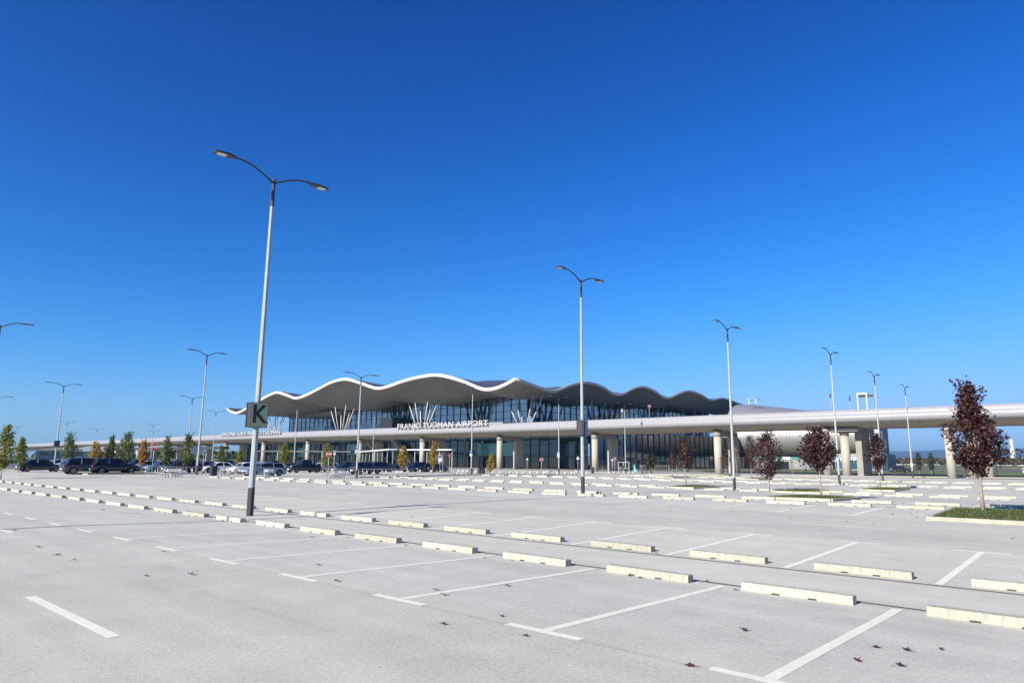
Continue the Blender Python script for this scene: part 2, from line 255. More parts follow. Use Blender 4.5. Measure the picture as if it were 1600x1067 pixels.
def glass_mat(name, base, rough=.04, ior=2.0):
    m = bpy.data.materials.new(name); m.use_nodes = True; t = m.node_tree; b = t.nodes['Principled BSDF']
    g = t.nodes.new('ShaderNodeNewGeometry'); r = t.nodes.new('ShaderNodeMapRange'); r.inputs[3].default_value = .45; r.inputs[4].default_value = 1.6
    t.links.new(g.outputs['Random Per Island'], r.inputs[0])
    v = t.nodes.new('ShaderNodeVectorMath'); v.operation = 'SCALE'; v.inputs[0].default_value = base
    t.links.new(r.outputs[0], v.inputs['Scale']); t.links.new(v.outputs[0], b.inputs['Base Color'])
    b.inputs['Roughness'].default_value = rough; b.inputs['IOR'].default_value = ior; return m
M['glass'] = glass_mat('terminal_glass', (.03, .075, .12), .05, 3.0)
M['glasslow'] = glass_mat('dark_terminal_glass', (.008, .022, .034), .06, 1.8)
M['glasspale'] = glass_mat('cyan_glow_tint', (.16, .30, .36), .15, 1.6)
M['glassteal'] = glass_mat('teal_glass', (.06, .22, .22), .1, 1.8)
# ------------------------------------------------------------------ mesh helpers
class MB:
    def __init__(s): s.v = []; s.f = []; s.s = []
    def add(s, vs, fs, smooth=False):
        o = len(s.v); s.v += [tuple(v) for v in vs]
        for f in fs: s.f.append([o+i for i in f]); s.s.append(smooth)
        return s
    def box(s, x0, x1, y0, y1, z0, z1, tx=0, ty=0):
        vs = [(x0, y0, z0), (x1, y0, z0), (x1, y1, z0), (x0, y1, z0), (x0+tx, y0+ty, z1), (x1-tx, y0+ty, z1), (x1-tx, y1-ty, z1), (x0+tx, y1-ty, z1)]
        return s.add(vs, [(3, 2, 1, 0), (4, 5, 6, 7), (0, 1, 5, 4), (1, 2, 6, 5), (2, 3, 7, 6), (3, 0, 4, 7)])
    def tube(s, pts, rads, n=8, smooth=True, rot=0.):
        pts = [Vector(p) for p in pts]
        if isinstance(rads, (int, float)): rads = [rads]*len(pts)
        vs = []; fs = []
        ref = None
        for i, p in enumerate(pts):
            t = (pts[min(i+1, len(pts)-1)]-pts[max(i-1, 0)]).normalized()
            if ref is None: ref = Vector((1, 0, 0)) if abs(t.x) < .9 else Vector((0, 1, 0))
            a = t.cross(ref).normalized(); b = t.cross(a).normalized(); ref = -b if False else ref
            for k in range(n):
                an = 2*PI*k/n+rot; vs.append(p+(a*math.cos(an)+b*math.sin(an))*rads[i])
        for i in range(len(pts)-1):
            for k in range(n):
                k2 = (k+1) % n; fs.append((i*n+k, i*n+k2, (i+1)*n+k2, (i+1)*n+k))
        fs.append(tuple(range(n))[::-1]); fs.append(tuple(range((len(pts)-1)*n, len(pts)*n)))
        return s.add(vs, fs, smooth)
    def loft(s, rings, smooth=True, cap=True, close=True):
        n = len(rings[0]); vs = [v for r in rings for v in r]; fs = []
        for i in range(len(rings)-1):
            for k in range(n if close else n-1):
                k2 = (k+1) % n; fs.append((i*n+k, i*n+k2, (i+1)*n+k2, (i+1)*n+k))
        if cap: fs.append(tuple(range(n))[::-1]); fs.append(tuple(range((len(rings)-1)*n, len(rings)*n)))
        return s.add(vs, fs, smooth)
    def disc(s, c, nrm, r, th, n=16, sides=None, rot=0.):
        nrm = Vector(nrm).normalized(); return s.tube([Vector(c)-nrm*th/2, Vector(c)+nrm*th/2], r, sides or n, False, rot)
    def mesh(s, name):
        me = bpy.data.meshes.new(name); me.from_pydata(s.v, [], s.f); me.update()
        for p, sm in zip(me.polygons, s.s): p.use_smooth = sm
        return me
    def build(s, name, m, parent=None, fix=True):
        me = s.mesh(name)
        if fix:
            bm = bmesh.new(); bm.from_mesh(me); bmesh.ops.recalc_face_normals(bm, faces=bm.faces[:]); bm.to_mesh(me); bm.free()
        me.materials.append(m)
        o = bpy.data.objects.new(name, me); C.objects.link(o)
        if parent is not None: o.parent = parent
        return o
def tag(o, label=None, cat=None, group=None, kind=None):
    if label: o['label'] = label
    if cat: o['category'] = cat
    if group: o['group'] = group
    if kind: o['kind'] = kind
    return o
def empty(name, loc=(0, 0, 0), rz=0., label=None, cat=None, group=None):
    o = bpy.data.objects.new(name, None); C.objects.link(o); o.location = loc; o.rotation_euler = (0, 0, rz); o.empty_display_size = .2
    return tag(o, label, cat, group)
def children(o): return [c for c in o.children]
def copy_tree(o, parent=None):
    c = o.copy(); C.objects.link(c); c.parent = parent
    for ch in children(o): copy_tree(ch, c)
    return c
def stamp(proto, used, loc, rz, label=None, group=None, scale=None):
    o = copy_tree(proto) if used[0] else proto
    used[0] = True
    o.location = loc; o.rotation_euler = (0, 0, rz)
    if scale: o.scale = scale
    if label: o['label'] = label
    if group: o['group'] = group
    return o
def text_obj(txt, size, name, m, parent, depth=.02, bold=.0, align='CENTER'):
    cu = bpy.data.curves.new('t', 'FONT'); cu.body = txt; cu.size = size; cu.extrude = depth/2; cu.offset = bold; cu.align_x = align; cu.align_y = 'CENTER'
    to = bpy.data.objects.new('t', cu); C.objects.link(to)
    dg = bpy.context.evaluated_depsgraph_get(); me = bpy.data.meshes.new_from_object(to.evaluated_get(dg))
    bpy.data.objects.remove(to); bpy.data.curves.remove(cu)
    me.materials.clear(); me.materials.append(m); me.name = name
    o = bpy.data.objects.new(name, me); C.objects.link(o); o.parent = parent; return o
ORD = ['first', 'second', 'third', 'fourth', 'fifth', 'sixth', 'seventh', 'eighth', 'ninth', 'tenth', 'eleventh', 'twelfth', 'thirteenth', 'fourteenth', 'fifteenth', 'sixteenth', 'seventeenth', 'eighteenth', 'nineteenth', 'twentieth'] + ['twenty-'+x for x in ('first', 'second', 'third', 'fourth', 'fifth', 'sixth', 'seventh', 'eighth', 'ninth')] + ['thirtieth'] + ['thirty-'+x for x in ('first', 'second', 'third', 'fourth', 'fifth', 'sixth', 'seventh', 'eighth', 'ninth')] + ['fortieth'] + ['forty-'+x for x in ('first', 'second', 'third', 'fourth', 'fifth')]

# ------------------------------------------------------------------ ground
def frange(a, b, st):
    r = []; x = a
    while x < b-1e-6: r.append(round(x, 4)); x += st
    r.append(b); return r
def sheet(name, us, ws, m, dz=0., zf=None):
    mb = MB(); zf = zf or Z
    vs = [(u, w, zf(u, w)+dz) for w in ws for u in us]; n = len(us)
    mb.add(vs, [(j*n+i, j*n+i+1, (j+1)*n+i+1, (j+1)*n+i) for j in range(len(ws)-1) for i in range(n-1)], True)
    return mb.build(name, m, fix=False)
ulist = [-6000, -2500, -1200, -600, -300, -150] + frange(-120, -26, 4) + frange(-24, 16, 2) + [40, 80, 200, 600, 2000, 6000]
lotw = sorted(set([-60, -20, -10] + frange(-5, 60, 1) + [6.3, 10.6, 13.6, 18.2, 31.4, 50.5] + frange(60, 112, 2)))
road = sheet('car_park_ground', [u for u in ulist if -700 < u < 100], lotw, M['pave']); tag(road, kind='structure')
def Zf(u, w):
    z = Z(u, w)
    if w > 400: z += (w-400)*.0012
    return z
gm = mat('airfield_grass', (.075, .11, .03), .95, noise=.5, nscale=.02, col2=(.13, .13, .05), bump=.3, bscale=2)
tag(sheet('grass_field', ulist, [112, 114, 118, 122, 126, 130, 140, 160, 200, 300, 400, 700, 1500, 3000, 5000, 9000, 14000], gm, zf=Zf), kind='structure')
tag(sheet('far_ground', [-6000, -2500, -700+100, ], [-60, 0, 60, 112], gm), kind='structure')
tag(sheet('side_ground', [80, 200, 600, 2000], [-60, 0, 60, 112], gm), kind='structure')
# service road and apron bands across the field
tag(sheet('service_road', [u for u in ulist if -600 < u < 700], [113.5, 116, 120, 124, 128, 129.5], mat('service_asphalt', (.30, .30, .30), .9, noise=.2, nscale=2), .01), kind='structure')
def ZfA(u, w): return Zf(u, w)+.06
tag(sheet('dry_grass_band', [-40, 0, 40, 200, 900], [330, 400, 520], mat('dry_grass', (.30, .24, .12), .95, noise=.3, nscale=.02), zf=ZfA), kind='structure')
tag(sheet('airfield_apron', [-400, -40, 0, 40, 200, 900], [240, 290], mat('apron_concrete', (.20, .21, .21), .9, noise=.2, nscale=.1), zf=ZfA), kind='structure')

# painted markings
PH = [(12.15, -2.52, -2.50, 2.5), (31.8, -4.75, -4.75, 2.53), (51.2, -4.7, -4.7, 2.5), (70.6, -4.7, -4.7, 2.5), (90.0, -4.7, -4.7, 2.5)]
ISLANDS = []      # (u0, u1, w0, w1)
def line(mb, u0, w0, u1, w1, wd, dz=.003):
    L = math.hypot(u1-u0, w1-w0); n = max(1, int(L/.5)); dx, dy = (u1-u0)/L, (w1-w0)/L; px, py = -dy*wd/2, dx*wd/2
    vs = []
    for i in range(n+1):
        t = i/n; u = u0+(u1-u0)*t; w = w0+(w1-w0)*t
        vs += [(u+px, w+py, Z(u+px, w+py)+dz), (u-px, w-py, Z(u-px, w-py)+dz)]
    mb.add(vs, [(2*i, 2*i+1, 2*i+3, 2*i+2) for i in range(n)])
mk = MB(); mk2 = MB()
def blocked(u, w): return any(a-.3 < u < b+.3 and c-.3 < w < d+.3 for a, b, c, d in ISLANDS)
ISLANDS += [(-4.95, -2.35+2.5, 25.6, 30.1), (-13.6, -10.3, 34.1, 38.6), (-19.1, -16.7, 49.6, 54.6), (-28.7, -26.1, 51.5, 56.3), (-15.6, -13.1, 58.0, 63.0), (-36.5, -33.9, 84.0, 88.8), (-47.3, -44.8, 82.6, 87.2), (-47.6, -45.1, 100.5, 105)]
for c, pa, pb, per in PH:
    for k in range(-1, 27):
        for side, ph in ((-1, pa), (1, pb)):
            u = ph-per*k
            if u < -66: continue
            wT = c+side*5.95; wI = c+side*(1.35 if side < 0 else 1.25)
            if blocked(u, (wT+wI)/2): continue
            line(mk, u, wI, u, wT-side*.0-side*.065, .125)
            line(mk2, u-.52, wT, u+.52, wT, .125)
for c in (2.9, 21.95, 41.5, 61, 80.4, 99.5):
    u0 = -2.2+3.05 if c > 3 else -8.12
    for k in range(12):
        a = u0-5.82*k if c > 3 else -8.12-9.0*k
        if a < -62: break
        line(mk, a, c, a-(2.85 if c > 3 else 3.1), c, .13)
line(mk, -20.7, 4.8, -22.1, 4.8, .13)
lines = mk.build('stall_markings', M['paint'], fix=False); tag(lines, kind='structure')
tag(mk2.build('stall_end_markings', M['paint'], fix=False), kind='structure')
# slot drains: pale channel with a rusty slot beside each row of stops
sl = MB(); ch = MB()
for c, pa, pb, per in PH:
    for wv in (c-1.22, c+1.12):
        line(ch, 14, wv, -66, wv, .15, .0025); line(sl, 14, wv, -66, wv, .058, .005)
tag(ch.build('drain_channel', M['channel'], fix=False), kind='structure')
tag(sl.build('drain_slot', M['slot'], fix=False), kind='structure')
rnd = random.Random(21)
def stop_mesh():
    L = 1.61; mb = MB()
    # long beam with softened top edges
    prof = [(0, 0), (.19, 0), (.185, .105), (.168, .122), (.022, .122), (.005, .105)]
    xs = [-L, -L+.015]+[-L+.09+(L-.18)*i/14 for i in range(15)]+[-.015, 0]
    rings = [[(x, y, z) for y, z in prof] for x in xs]
    for r in range(1, len(xs)-1):                 # worn, slightly chipped top edges
        for k in (2, 5):
            c_ = rnd.uniform(0, .004) + (rnd.uniform(.008, .022) if rnd.random() < .07 else 0)
            x, y, z = rings[r][k]; rings[r][k] = (x, y+(-c_ if k == 2 else c_), z-c_*.7)
            k3 = 3 if k == 2 else 4; x, y, z = rings[r][k3]; rings[r][k3] = (x, y+(-c_ if k == 2 else c_)*.8, z-c_*.5)
    for r, sc_ in ((0, .93), (len(xs)-1, .93)):
        rings[r] = [(x, .095+(y-.095)*sc_, z*sc_ if z > 0 else z) for x, y, z in rings[r]]
    mb.loft(rings, False); return mb
stop0 = stop_mesh().build('wheel_stop', M['conc']); tag(stop0, 'cream concrete wheel stop', 'wheel stop', 'concrete wheel stops in rows')
for x in (-1.08, -.55): nm = MB(); nm.box(x-.06, x+.06, -.004, .02, .002, .02); nm.build('drain_notch', M['black'], stop0)
sused = [False]
VARS = [stop0.data]
for _ in range(5):
    _o = stop_mesh().build('wheel_stop', M['conc']); VARS.append(_o.data); bpy.data.objects.remove(_o)
def stop_at(u, w, label, flip=False):
    a = math.atan2(Z(u, w)-Z(u-1.6, w), 1.6)
    o = stamp(stop0, sused, (u, w, Z(u, w)+.002), 0, label, 'concrete wheel stops in rows')
    o.data = rnd.choice(VARS)
    o.rotation_euler = (0, -a, random.uniform(-.018, .018)); return o
nst = 0; STOPS = []
rowname = ORD[:]
ri = 0
for si, (c, pa, pb, per) in enumerate(PH):
    for side in (-1, 1):
        w = c-1.55 if side < 0 else c+1.42
        if si == 1: w = c-1.65 if side < 0 else c+1.7
        k = -1; cnt = 0
        while True:
            u = (-3.02 if si == 0 else -5.2)-per*k+random.uniform(-.02, .02); k += 1
            if si == 0 and side > 0: u += .08
            lim = (-56 if side < 0 else -64) if si == 0 else (-65.5 if si < 4 else -57)
            if u < lim: break
            if u > -.15*w+1 and si > 1 and u > 2: continue
            if any(a-.2 < u-.8 < b+.2 and c_-.6 < w < d+.3 for a, b, c_, d in ISLANDS): cnt += 0; continue
            lab = 'cream concrete wheel stop, %s from the right in the %s' % (ORD[cnt], 'nearest row' if ri == 0 else ORD[ri]+' row from the camera')
            stop_at(u, w+random.uniform(-.025, .025), lab); STOPS.append((u-.8, w, lab)); cnt += 1; nst += 1
        ri += 1
print('stops', nst)
# ------------------------------------------------------------------ tree islands
def island(i, u0, u1, w0, w1, lab):
    z = [Z(u, w) for u in (u0, u1) for w in (w0, w1)]
    t = empty('tree_island', ((u0+u1)/2, (w0+w1)/2, min(z)), 0, lab, 'planted island', 'kerbed grass islands with trees')
    cx, cy, cz = t.location
    kb = MB(); H = .12; kw = .15
    def P(u, w, dz): return (u-cx, w-cy, Z(u, w)+dz-cz)
    loop = [(u0, w0), (u1, w0), (u1, w1), (u0, w1)]; inn = [(u0+kw, w0+kw), (u1-kw, w0+kw), (u1-kw, w1-kw), (u0+kw, w1-kw)]
    vs = [P(*p, -.05) for p in loop]+[P(*p, H-.015) for p in loop]
    lo2 = [(u0+.015, w0+.015), (u1-.015, w0+.015), (u1-.015, w1-.015), (u0+.015, w1-.015)]
    vs += [P(*p, H) for p in lo2]+[P(*p, H) for p in inn]+[P(*p, 0) for p in inn]
    fs = []
    for r in range(4):
        for k in range(4): fs.append((r*4+k, r*4+(k+1) % 4, r*4+4+(k+1) % 4, r*4+4+k))
    kb.add(vs, fs); kb.build('kerb', M['kerb'], t)
    gb = MB(); n = 8
    vs = [P(u0+kw+(u1-u0-2*kw)*i/n, w0+kw+(w1-w0-2*kw)*j/n, H-.03+(.06*math.sin(PI*i/n)*math.sin(PI*j/n))+random.uniform(-.008, .008)) for j in range(n+1) for i in range(n+1)]
    gb.add(vs, [(j*(n+1)+i, j*(n+1)+i+1, (j+1)*(n+1)+i+1, (j+1)*(n+1)+i) for j in range(n) for i in range(n)], True)
    gb.build('turf', M['grass'], t, fix=False)
    bl = MB(); cntb = 9000 if w0 < 30 else 2500 if w0 < 60 else 900
    for _ in range(cntb):
        u = random.uniform(u0+kw, u1-kw); w = random.uniform(w0+kw, w1-kw); hh = random.uniform(.03, .085); a = random.uniform(0, PI); s_ = .012 if w0 < 30 else .03
        x, y, zz = P(u, w, H-.02+.05*math.sin(PI*(u-u0)/(u1-u0))*math.sin(PI*(w-w0)/(w1-w0)))
        dx, dy = math.cos(a)*s_, math.sin(a)*s_; lx, ly = random.uniform(-.03, .03), random.uniform(-.03, .03)
        bl.add([(x-dx, y-dy, zz), (x+dx, y+dy, zz), (x+lx, y+ly, zz+hh)], [(0, 1, 2)])
    g = bl.build('grass_blades', M['blade'], t, fix=False); g['kind'] = 'stuff'
    return t
ilab = ['kerbed grass island under the largest purple maple at the right edge', 'kerbed grass island under the second nearest purple maple', 'narrow grass island below the full purple maple right of the third lamp', 'grass island below the slim purple maple left of the third lamp',
        'grass island under the purple maple beside the fifth lamp', 'far grass island between distant maples', 'far grass island before the curved dark glazing', 'farthest grass island beside the road pier']
for i, I in enumerate(ISLANDS): island(i, *I, ilab[i])
gi = [(-84.5, -80.2, 24.5, 31.5, 'grass island beside the black parked off-roader at the left')]
for *I, l in gi: island(9, *I, l)
# boundary kerbs of the car park
def kerbline(name, pts, wd=.16, H=.13, m=None, fill=0):
    mb = MB()
    for (a, b) in zip(pts[:-1], pts[1:]):
        L = math.hypot(b[0]-a[0], b[1]-a[1]); n = max(1, int(L/2)); dx, dy = (b[0]-a[0])/L, (b[1]-a[1])/L
        rings = []
        for i in range(n+1):
            u = a[0]+dx*L*i/n; w = a[1]+dy*L*i/n; z = Z(u, w)
            px, py = -dy*wd/2, dx*wd/2
            rings.append([(u-px, w-py, z-.05), (u-px, w-py, z+H), (u+px, w+py, z+H), (u+px, w+py, z-.05)])
        mb.loft(rings, False)
    o = mb.build(name, m or M['kerb']); tag(o, kind='structure'); return o
kerbline('kerb', KERB); kerbline('kerb', KERB2 + [(20, 126)]); 
def pavewalk(pts, wd):
    mb = MB()
    for (a, b) in zip(pts[:-1], pts[1:]):
        L = math.hypot(b[0]-a[0], b[1]-a[1]); n = max(1, int(L/2)); dx, dy = (b[0]-a[0])/L, (b[1]-a[1])/L
        rings = []
        for i in range(n+1):
            u = a[0]+dx*L*i/n; w = a[1]+dy*L*i/n
            rings.append([(u, w, Z(u, w)+.10), (u-dy*wd, w+dx*wd, Z(u-dy*wd, w+dx*wd)+.10)])
        mb.loft(rings, False, False, False)
    return tag(mb.build('footpath', mat('footpath_slabs', (.45, .43, .39), .9, noise=.15, nscale=1)), kind='structure')
pavewalk([(u-.1, w+.02) for u, w in KERB], 2.6)
kerbline('kerb', [(-76, 20), (-76, 70)]) if False else None

# ------------------------------------------------------------------ lamps
def lamp_proto():
    t = empty('street_lamp', label='tall galvanised double-arm street lamp', cat='street lamp')
    H = 12.2
    b = MB(); b.tube([(0, 0, 0), (0, 0, .95)], [.118, .113], 8, False, PI/8); b.build('pole_base', M['charcoal'], t)
    p = MB(); p.tube([(0, 0, .95), (0, 0, H-1.0)], [.109, .062], 8, False, PI/8); p.build('pole', M['galv'], t)
    c = MB(); c.tube([(0, 0, H-1.0), (0, 0, H+.08)], [.070, .060], 8, False, PI/8); c.build('bracket_sleeve', M['charcoal'], t)
    for s in (-1, 1):
        a = MB(); pts = []
        for i in range(9):
            x = i/8; pts.append((0, s*(.04+1.52*x), H-.08+.52*math.sin(x*PI*.56)*.92))
        a.tube(pts, [.036]*9, 6); arm = a.build('arm', M['charcoal'], t)
        ze = pts[-1][2]
        h = MB(); y0 = s*1.5; y1 = s*2.28
        def ring(y, w_, zt, zb): return [(-w_, y, zb), (w_, y, zb), (w_, y, zt-.02), (w_*.7, y, zt), (-w_*.7, y, zt), (-w_, y, zt-.02)]
        h.loft([ring(y0, .05, ze+.04, ze-.04), ring(s*1.62, .09, ze+.055, ze-.05), ring(s*1.78, .155, ze+.05, ze-.045), ring(s*2.2, .16, ze+.02, ze-.05), ring(y1, .13, ze+.0, ze-.045)], False)
        ho = h.build('lamp_head', M['lamphead'], t)
        l = MB(); l.box(-.115, .115, min(s*1.86, s*2.18), max(s*1.86, s*2.18), ze-.062, ze-.047); l.build('lens', M['lamplens'], ho)
    return t
LL = ['tall double-arm street lamp carrying the letter K board, nearest of all', 'second nearest double-arm street lamp, with the letter J board, before the terminal corner', 'double-arm street lamp right of the terminal roof end', 'double-arm street lamp rising behind the second nearest purple maple', 'double-arm street lamp beside the rightmost purple maple but one', 'farthest double-arm street lamp on the right before the elevated road', 'tall double-arm street lamp left of the letter K lamp', 'double-arm street lamp before the left wave of the terminal roof', 'double-arm street lamp in front of the airport lettering', 'double-arm street lamp left of the letter J lamp, in front of the terminal corner', 'double-arm street lamp in front of the dark curved glazing', 'double-arm street lamp with the teal letter G board at the left']
lp = lamp_proto(); lused = [False]
LAMPS[1] = (-23.15, 32.2, 12.45); LAMPS[3] = (-20.75, 71.07, 12.7); LAMPS[5] = (-23.0, 113.0, 12.9)
for i, (u, w, H) in enumerate(LAMPS):
    stamp(lp, lused, (u, w, Z(u, w)), 0, LL[i], 'double-arm car park lamps', (1, 1, H/12.2))
stamp(lp, lused, (-22.9, -7.4, Z(-22.9, -7.4)), 0, 'double-arm street lamp outside the left of the view, seen only by its shadow', 'double-arm car park lamps')
stamp(lp, lused, (-68.9, 13.3, Z(-68.9, 13.3)), 0, 'double-arm street lamp cut by the left edge, only one arm in view', 'double-arm car park lamps', (1, 1, 1.035))
for i, (u, w) in enumerate(FARLAMPS):
    ll = ['far street lamp just left of the tall lamp beside the letter K', 'far street lamp left of the white roof tip', 'far street lamp above the leftmost trees', 'far street lamp at the very left edge', 'far street lamp right of the letter G lamp', 'far street lamp between the letter G lamp and the stop sign', 'far street lamp above the stop sign', 'lower far street lamp above the stop sign', 'far street lamp before the first pair of white roof struts', 'far street lamp before the word airport', 'far street lamp at the left end of the terminal glazing'][i]
    stamp(lp, lused, (u, w, 0), 0, ll, 'double-arm car park lamps')
def letter_board(u, w, zc, ltr, mface, width=.62, height=.84, label=''):
    t = empty('letter_board', (u, w, zc), 0, label, 'sign', 'letter boards on the lamp posts')
    for s in (-1, 1):
        b = MB(); b.box(s*.15-.02, s*.15+.02, -width/2, width/2, -height/2, height/2); p = b.build('panel', mface, t)
        f = MB()
        for (y0, y1, z0, z1) in ((-width/2-.012, -width/2, -height/2, height/2), (width/2, width/2+.012, -height/2, height/2), (-width/2-.012, width/2+.012, height/2, height/2+.012), (-width/2-.012, width/2+.012, -height/2-.012, -height/2)):
            f.box(s*.15-.024, s*.15+.024, y0, y1, z0, z1)
        f.build('panel_frame', M['charcoal'], p)
        o = text_obj(ltr, .82, 'letter', M['black'], p, .01, .02); o.location = (s*.15+s*.022, 0, 0); o.rotation_euler = (PI/2, 0, PI/2 if s > 0 else -PI/2)
        o.scale = (1.0, 1.05, 1)
    c = MB()  # dark box added to stand for the shaded gap between the panels
    c.box(-.128, .128, -width/2+.02, width/2-.02, -height/2+.02, height/2-.02)
    c.build('dark_gap_fill', M['charcoal'], t)
k0 = LAMPS[0]; letter_board(k0[0], k0[1], Z(*k0[:2])+3.44, 'K', M['signgreen'], label='dull green square board with a black letter K on the nearest lamp post')
k1 = LAMPS[1]; letter_board(k1[0], k1[1], Z(*k1[:2])+3.72, 'J', M['signgrey'], label='grey-green board with the letter J on the second lamp post')
k2 = LAMPS[11]; letter_board(k2[0], k2[1], Z(*k2[:2])+3.6, 'G', M['signteal'], label='teal board with the letter G on the lamp post at the left')
# small parking plates on the lamps before the terminal
for i, lab in ((7, 'small blue and white parking plate on the lamp before the left roof wave'), (8, 'small blue and white parking plate on the lamp before the airport lettering'), (9, 'small white parking plate on the lamp before the terminal corner'), (5, 'small white plate on the farthest right lamp')):
    u, w, H = LAMPS[i]; t = empty('parking_plate', (u, w-.13, Z(u, w)+(3.0 if i != 5 else 1.9)), math.atan2(-u, w)+.1, lab, 'sign', 'small plates on lamp posts'); t.scale = (.6, .6, .6) if i == 5 else (.85, .85, .85)
    b = MB(); b.box(-.22, .22, -.02, 0, .0, .5); b.build('plate', M['signblue'] if i in (7, 8) else M['signwhite'], t)
    b = MB(); b.box(-.22, .22, -.02, 0, -.45, -.02); b.build('lower_plate', M['signwhite'], t)
    o = text_obj('P', .38, 'letter', M['signwhite'] if i in (7, 8) else M['signblue'], t, .01, .01); o.location = (0, -.03, .25); o.rotation_euler = (PI/2, 0, 0)

# ------------------------------------------------------------------ trees
LEAFSHAPE = [(0, 0), (.38, -.12), (.30, .22), (.62, .48), (.22, .55), (0, 1.0), (-.22, .55), (-.62, .48), (-.30, .22), (-.38, -.12)]
OVAL = [(0, 0), (.32, .3), (.26, .72), (0, 1), (-.26, .72), (-.32, .3)]
def leaf(mb, c, size, shape, nrm=None):
    n = nrm or Vector((random.gauss(0, 1), random.gauss(0, 1), random.gauss(.3, 1))).normalized()
    a = n.orthogonal().normalized(); a.rotate(Matrix.Rotation(random.uniform(0, 2*PI), 3, n)); b = n.cross(a)
    fold = random.uniform(-.25, .25)
    vs = [Vector(c)+(a*x+b*(y-.5)+n*(abs(x)*fold))*size for x, y in shape]
    mb.add(vs, [tuple(range(len(shape)))])
def tree(name, u, w, H, wid, m, prof, nleaf, lsize, shape, label, group, trunk0=.34, lean=0., seed=0, tr=.045, cat='tree', sprigs=0):
    random.seed(seed); z0 = Z(u, w)+(.09 if blocked(u, w) else 0)
    t = empty(name, (u, w, z0), 0, label, cat, group)
    tb = MB(); pts = []; rad = []
    for i in range(9):
        f = i/8; pts.append((lean*f+.03*math.sin(f*7+seed), .03*math.cos(f*6+seed)-.03, H*.93*f)); rad.append(tr*(1.25 if i == 0 else 1)*(1-f*.85))
    tb.tube(pts, rad, 8)
    R = wid/2; tips = []
    nb = 22 if nleaf > 900 else 12
    for i in range(nb):
        f = trunk0+(.95-trunk0)*(i/nb); r = R*interp(f, [p[0] for p in prof], [p[1] for p in prof])
        a = i*2.4+seed; x0 = lean*f; zz = H*max(trunk0*.9, f-.12)*.98
        e = (x0+math.cos(a)*r*.85, math.sin(a)*r*.85, H*min(.99, f+.03)); mid = (x0+math.cos(a)*r*.4, math.sin(a)*r*.4, (zz+e[2])/2-.03*H*.3)
        tb.tube([(x0+.03*math.sin(f*7+seed), 0, zz), mid, e], [tr*.36, tr*.22, tr*.08], 5); tips.append((mid, e))
    tb.build('trunk', M['bark'], t)
    cr = MB()
    # clump centres give light and dark masses with gaps between them
    cl = []
    for i in range(max(16, nleaf//26)):
        f = trunk0+(1-trunk0)*random.random(); r = R*interp(f, [p[0] for p in prof], [p[1] for p in prof])
        if random.random() > .18+r/R: continue
        a = random.uniform(0, 2*PI); r *= 1+.28*math.sin(a*3+f*9+seed)+.16*math.sin(a*5-f*17+seed*2); q = math.sqrt(random.random())*r
        cl.append((lean*f+math.cos(a)*q, math.sin(a)*q, H*f))
    for mid, e in tips: cl += [mid, e, e]
    for i in range(nleaf):
        c = random.choice(cl); s_ = R*(.13 if nleaf > 2100 else .17)
        p = (c[0]+random.gauss(0, s_), c[1]+random.gauss(0, s_), c[2]+random.gauss(0, s_*1.1))
        leaf(cr, p, lsize*random.uniform(.55, 1.2), shape)
    for i in range(sprigs):
        a = random.uniform(0, 2*PI); r0 = R*.15; top = H*random.uniform(.86, .95)
        e = Vector((lean+math.cos(a)*R*random.uniform(.3, .75), math.sin(a)*R*random.uniform(.3, .75), H*random.uniform(.97, 1.05)))
        s0 = Vector((lean, 0, top-.1)); tb2 = None
        for k in range(5):
            f = .45+.55*k/4; leaf(cr, s0.lerp(e, f), lsize, shape)
        cr.tube([s0, s0.lerp(e, .6)+Vector((0, 0, .04)), e], .006, 4)
    cr.build('crown', m, t, fix=False); random.seed(seed+99); return t
MAP = [(.30, .05), (.38, .45), (.44, .95), (.52, 1.0), (.60, .86), (.68, .60), (.76, .42), (.86, .34), (.95, .26), (1, .06)]
ROUND = [(.40, .1), (.48, .6), (.58, 1), (.70, 1), (.80, .72), (.9, .38), (1, .08)]
CONE = [(.25, .1), (.33, .75), (.42, 1), (.55, .95), (.7, .72), (.85, .4), (1, .06)]
ML = ['largest purple-leaved maple on the kerbed island at the right', 'round-crowned purple maple with a leafy trunk, second nearest, before a pier', 'full purple-leaved maple before the silver building, just right of the third lamp', 'slim purple maple before the dark curved glazing', 'small purple maple between the third lamp and the full maple', 'small distant purple maple next to the road pier left of the third lamp', 'smallest purple maple before the curved glazing', 'purple maple beside the fifth lamp, before the dark navy tower']
for i, (u, w, H, wd) in enumerate(TREES_M):
    near = i < 3 or i == 7
    pr = [MAP, ROUND, CONE, CONE, CONE, CONE, CONE, ROUND][i]
    tree('maple_tree', u, w, H, wd*.98, M['maple'], pr, [4200, 3200, 3200, 2000, 1900, 1200, 1000, 2600][i], [.108, .115, .12, .12, .14, .14, .14, .125][i], LEAFSHAPE if near else OVAL, ML[i], 'purple maples in the car park', [.31, .42, .25, .36, .3, .35, .35, .36][i], [-.12, -.1, 0, 0, 0, 0, 0, -.12][i], 11+i, .062 if i == 0 else .05, sprigs=8 if i == 0 else (3 if near else 0))
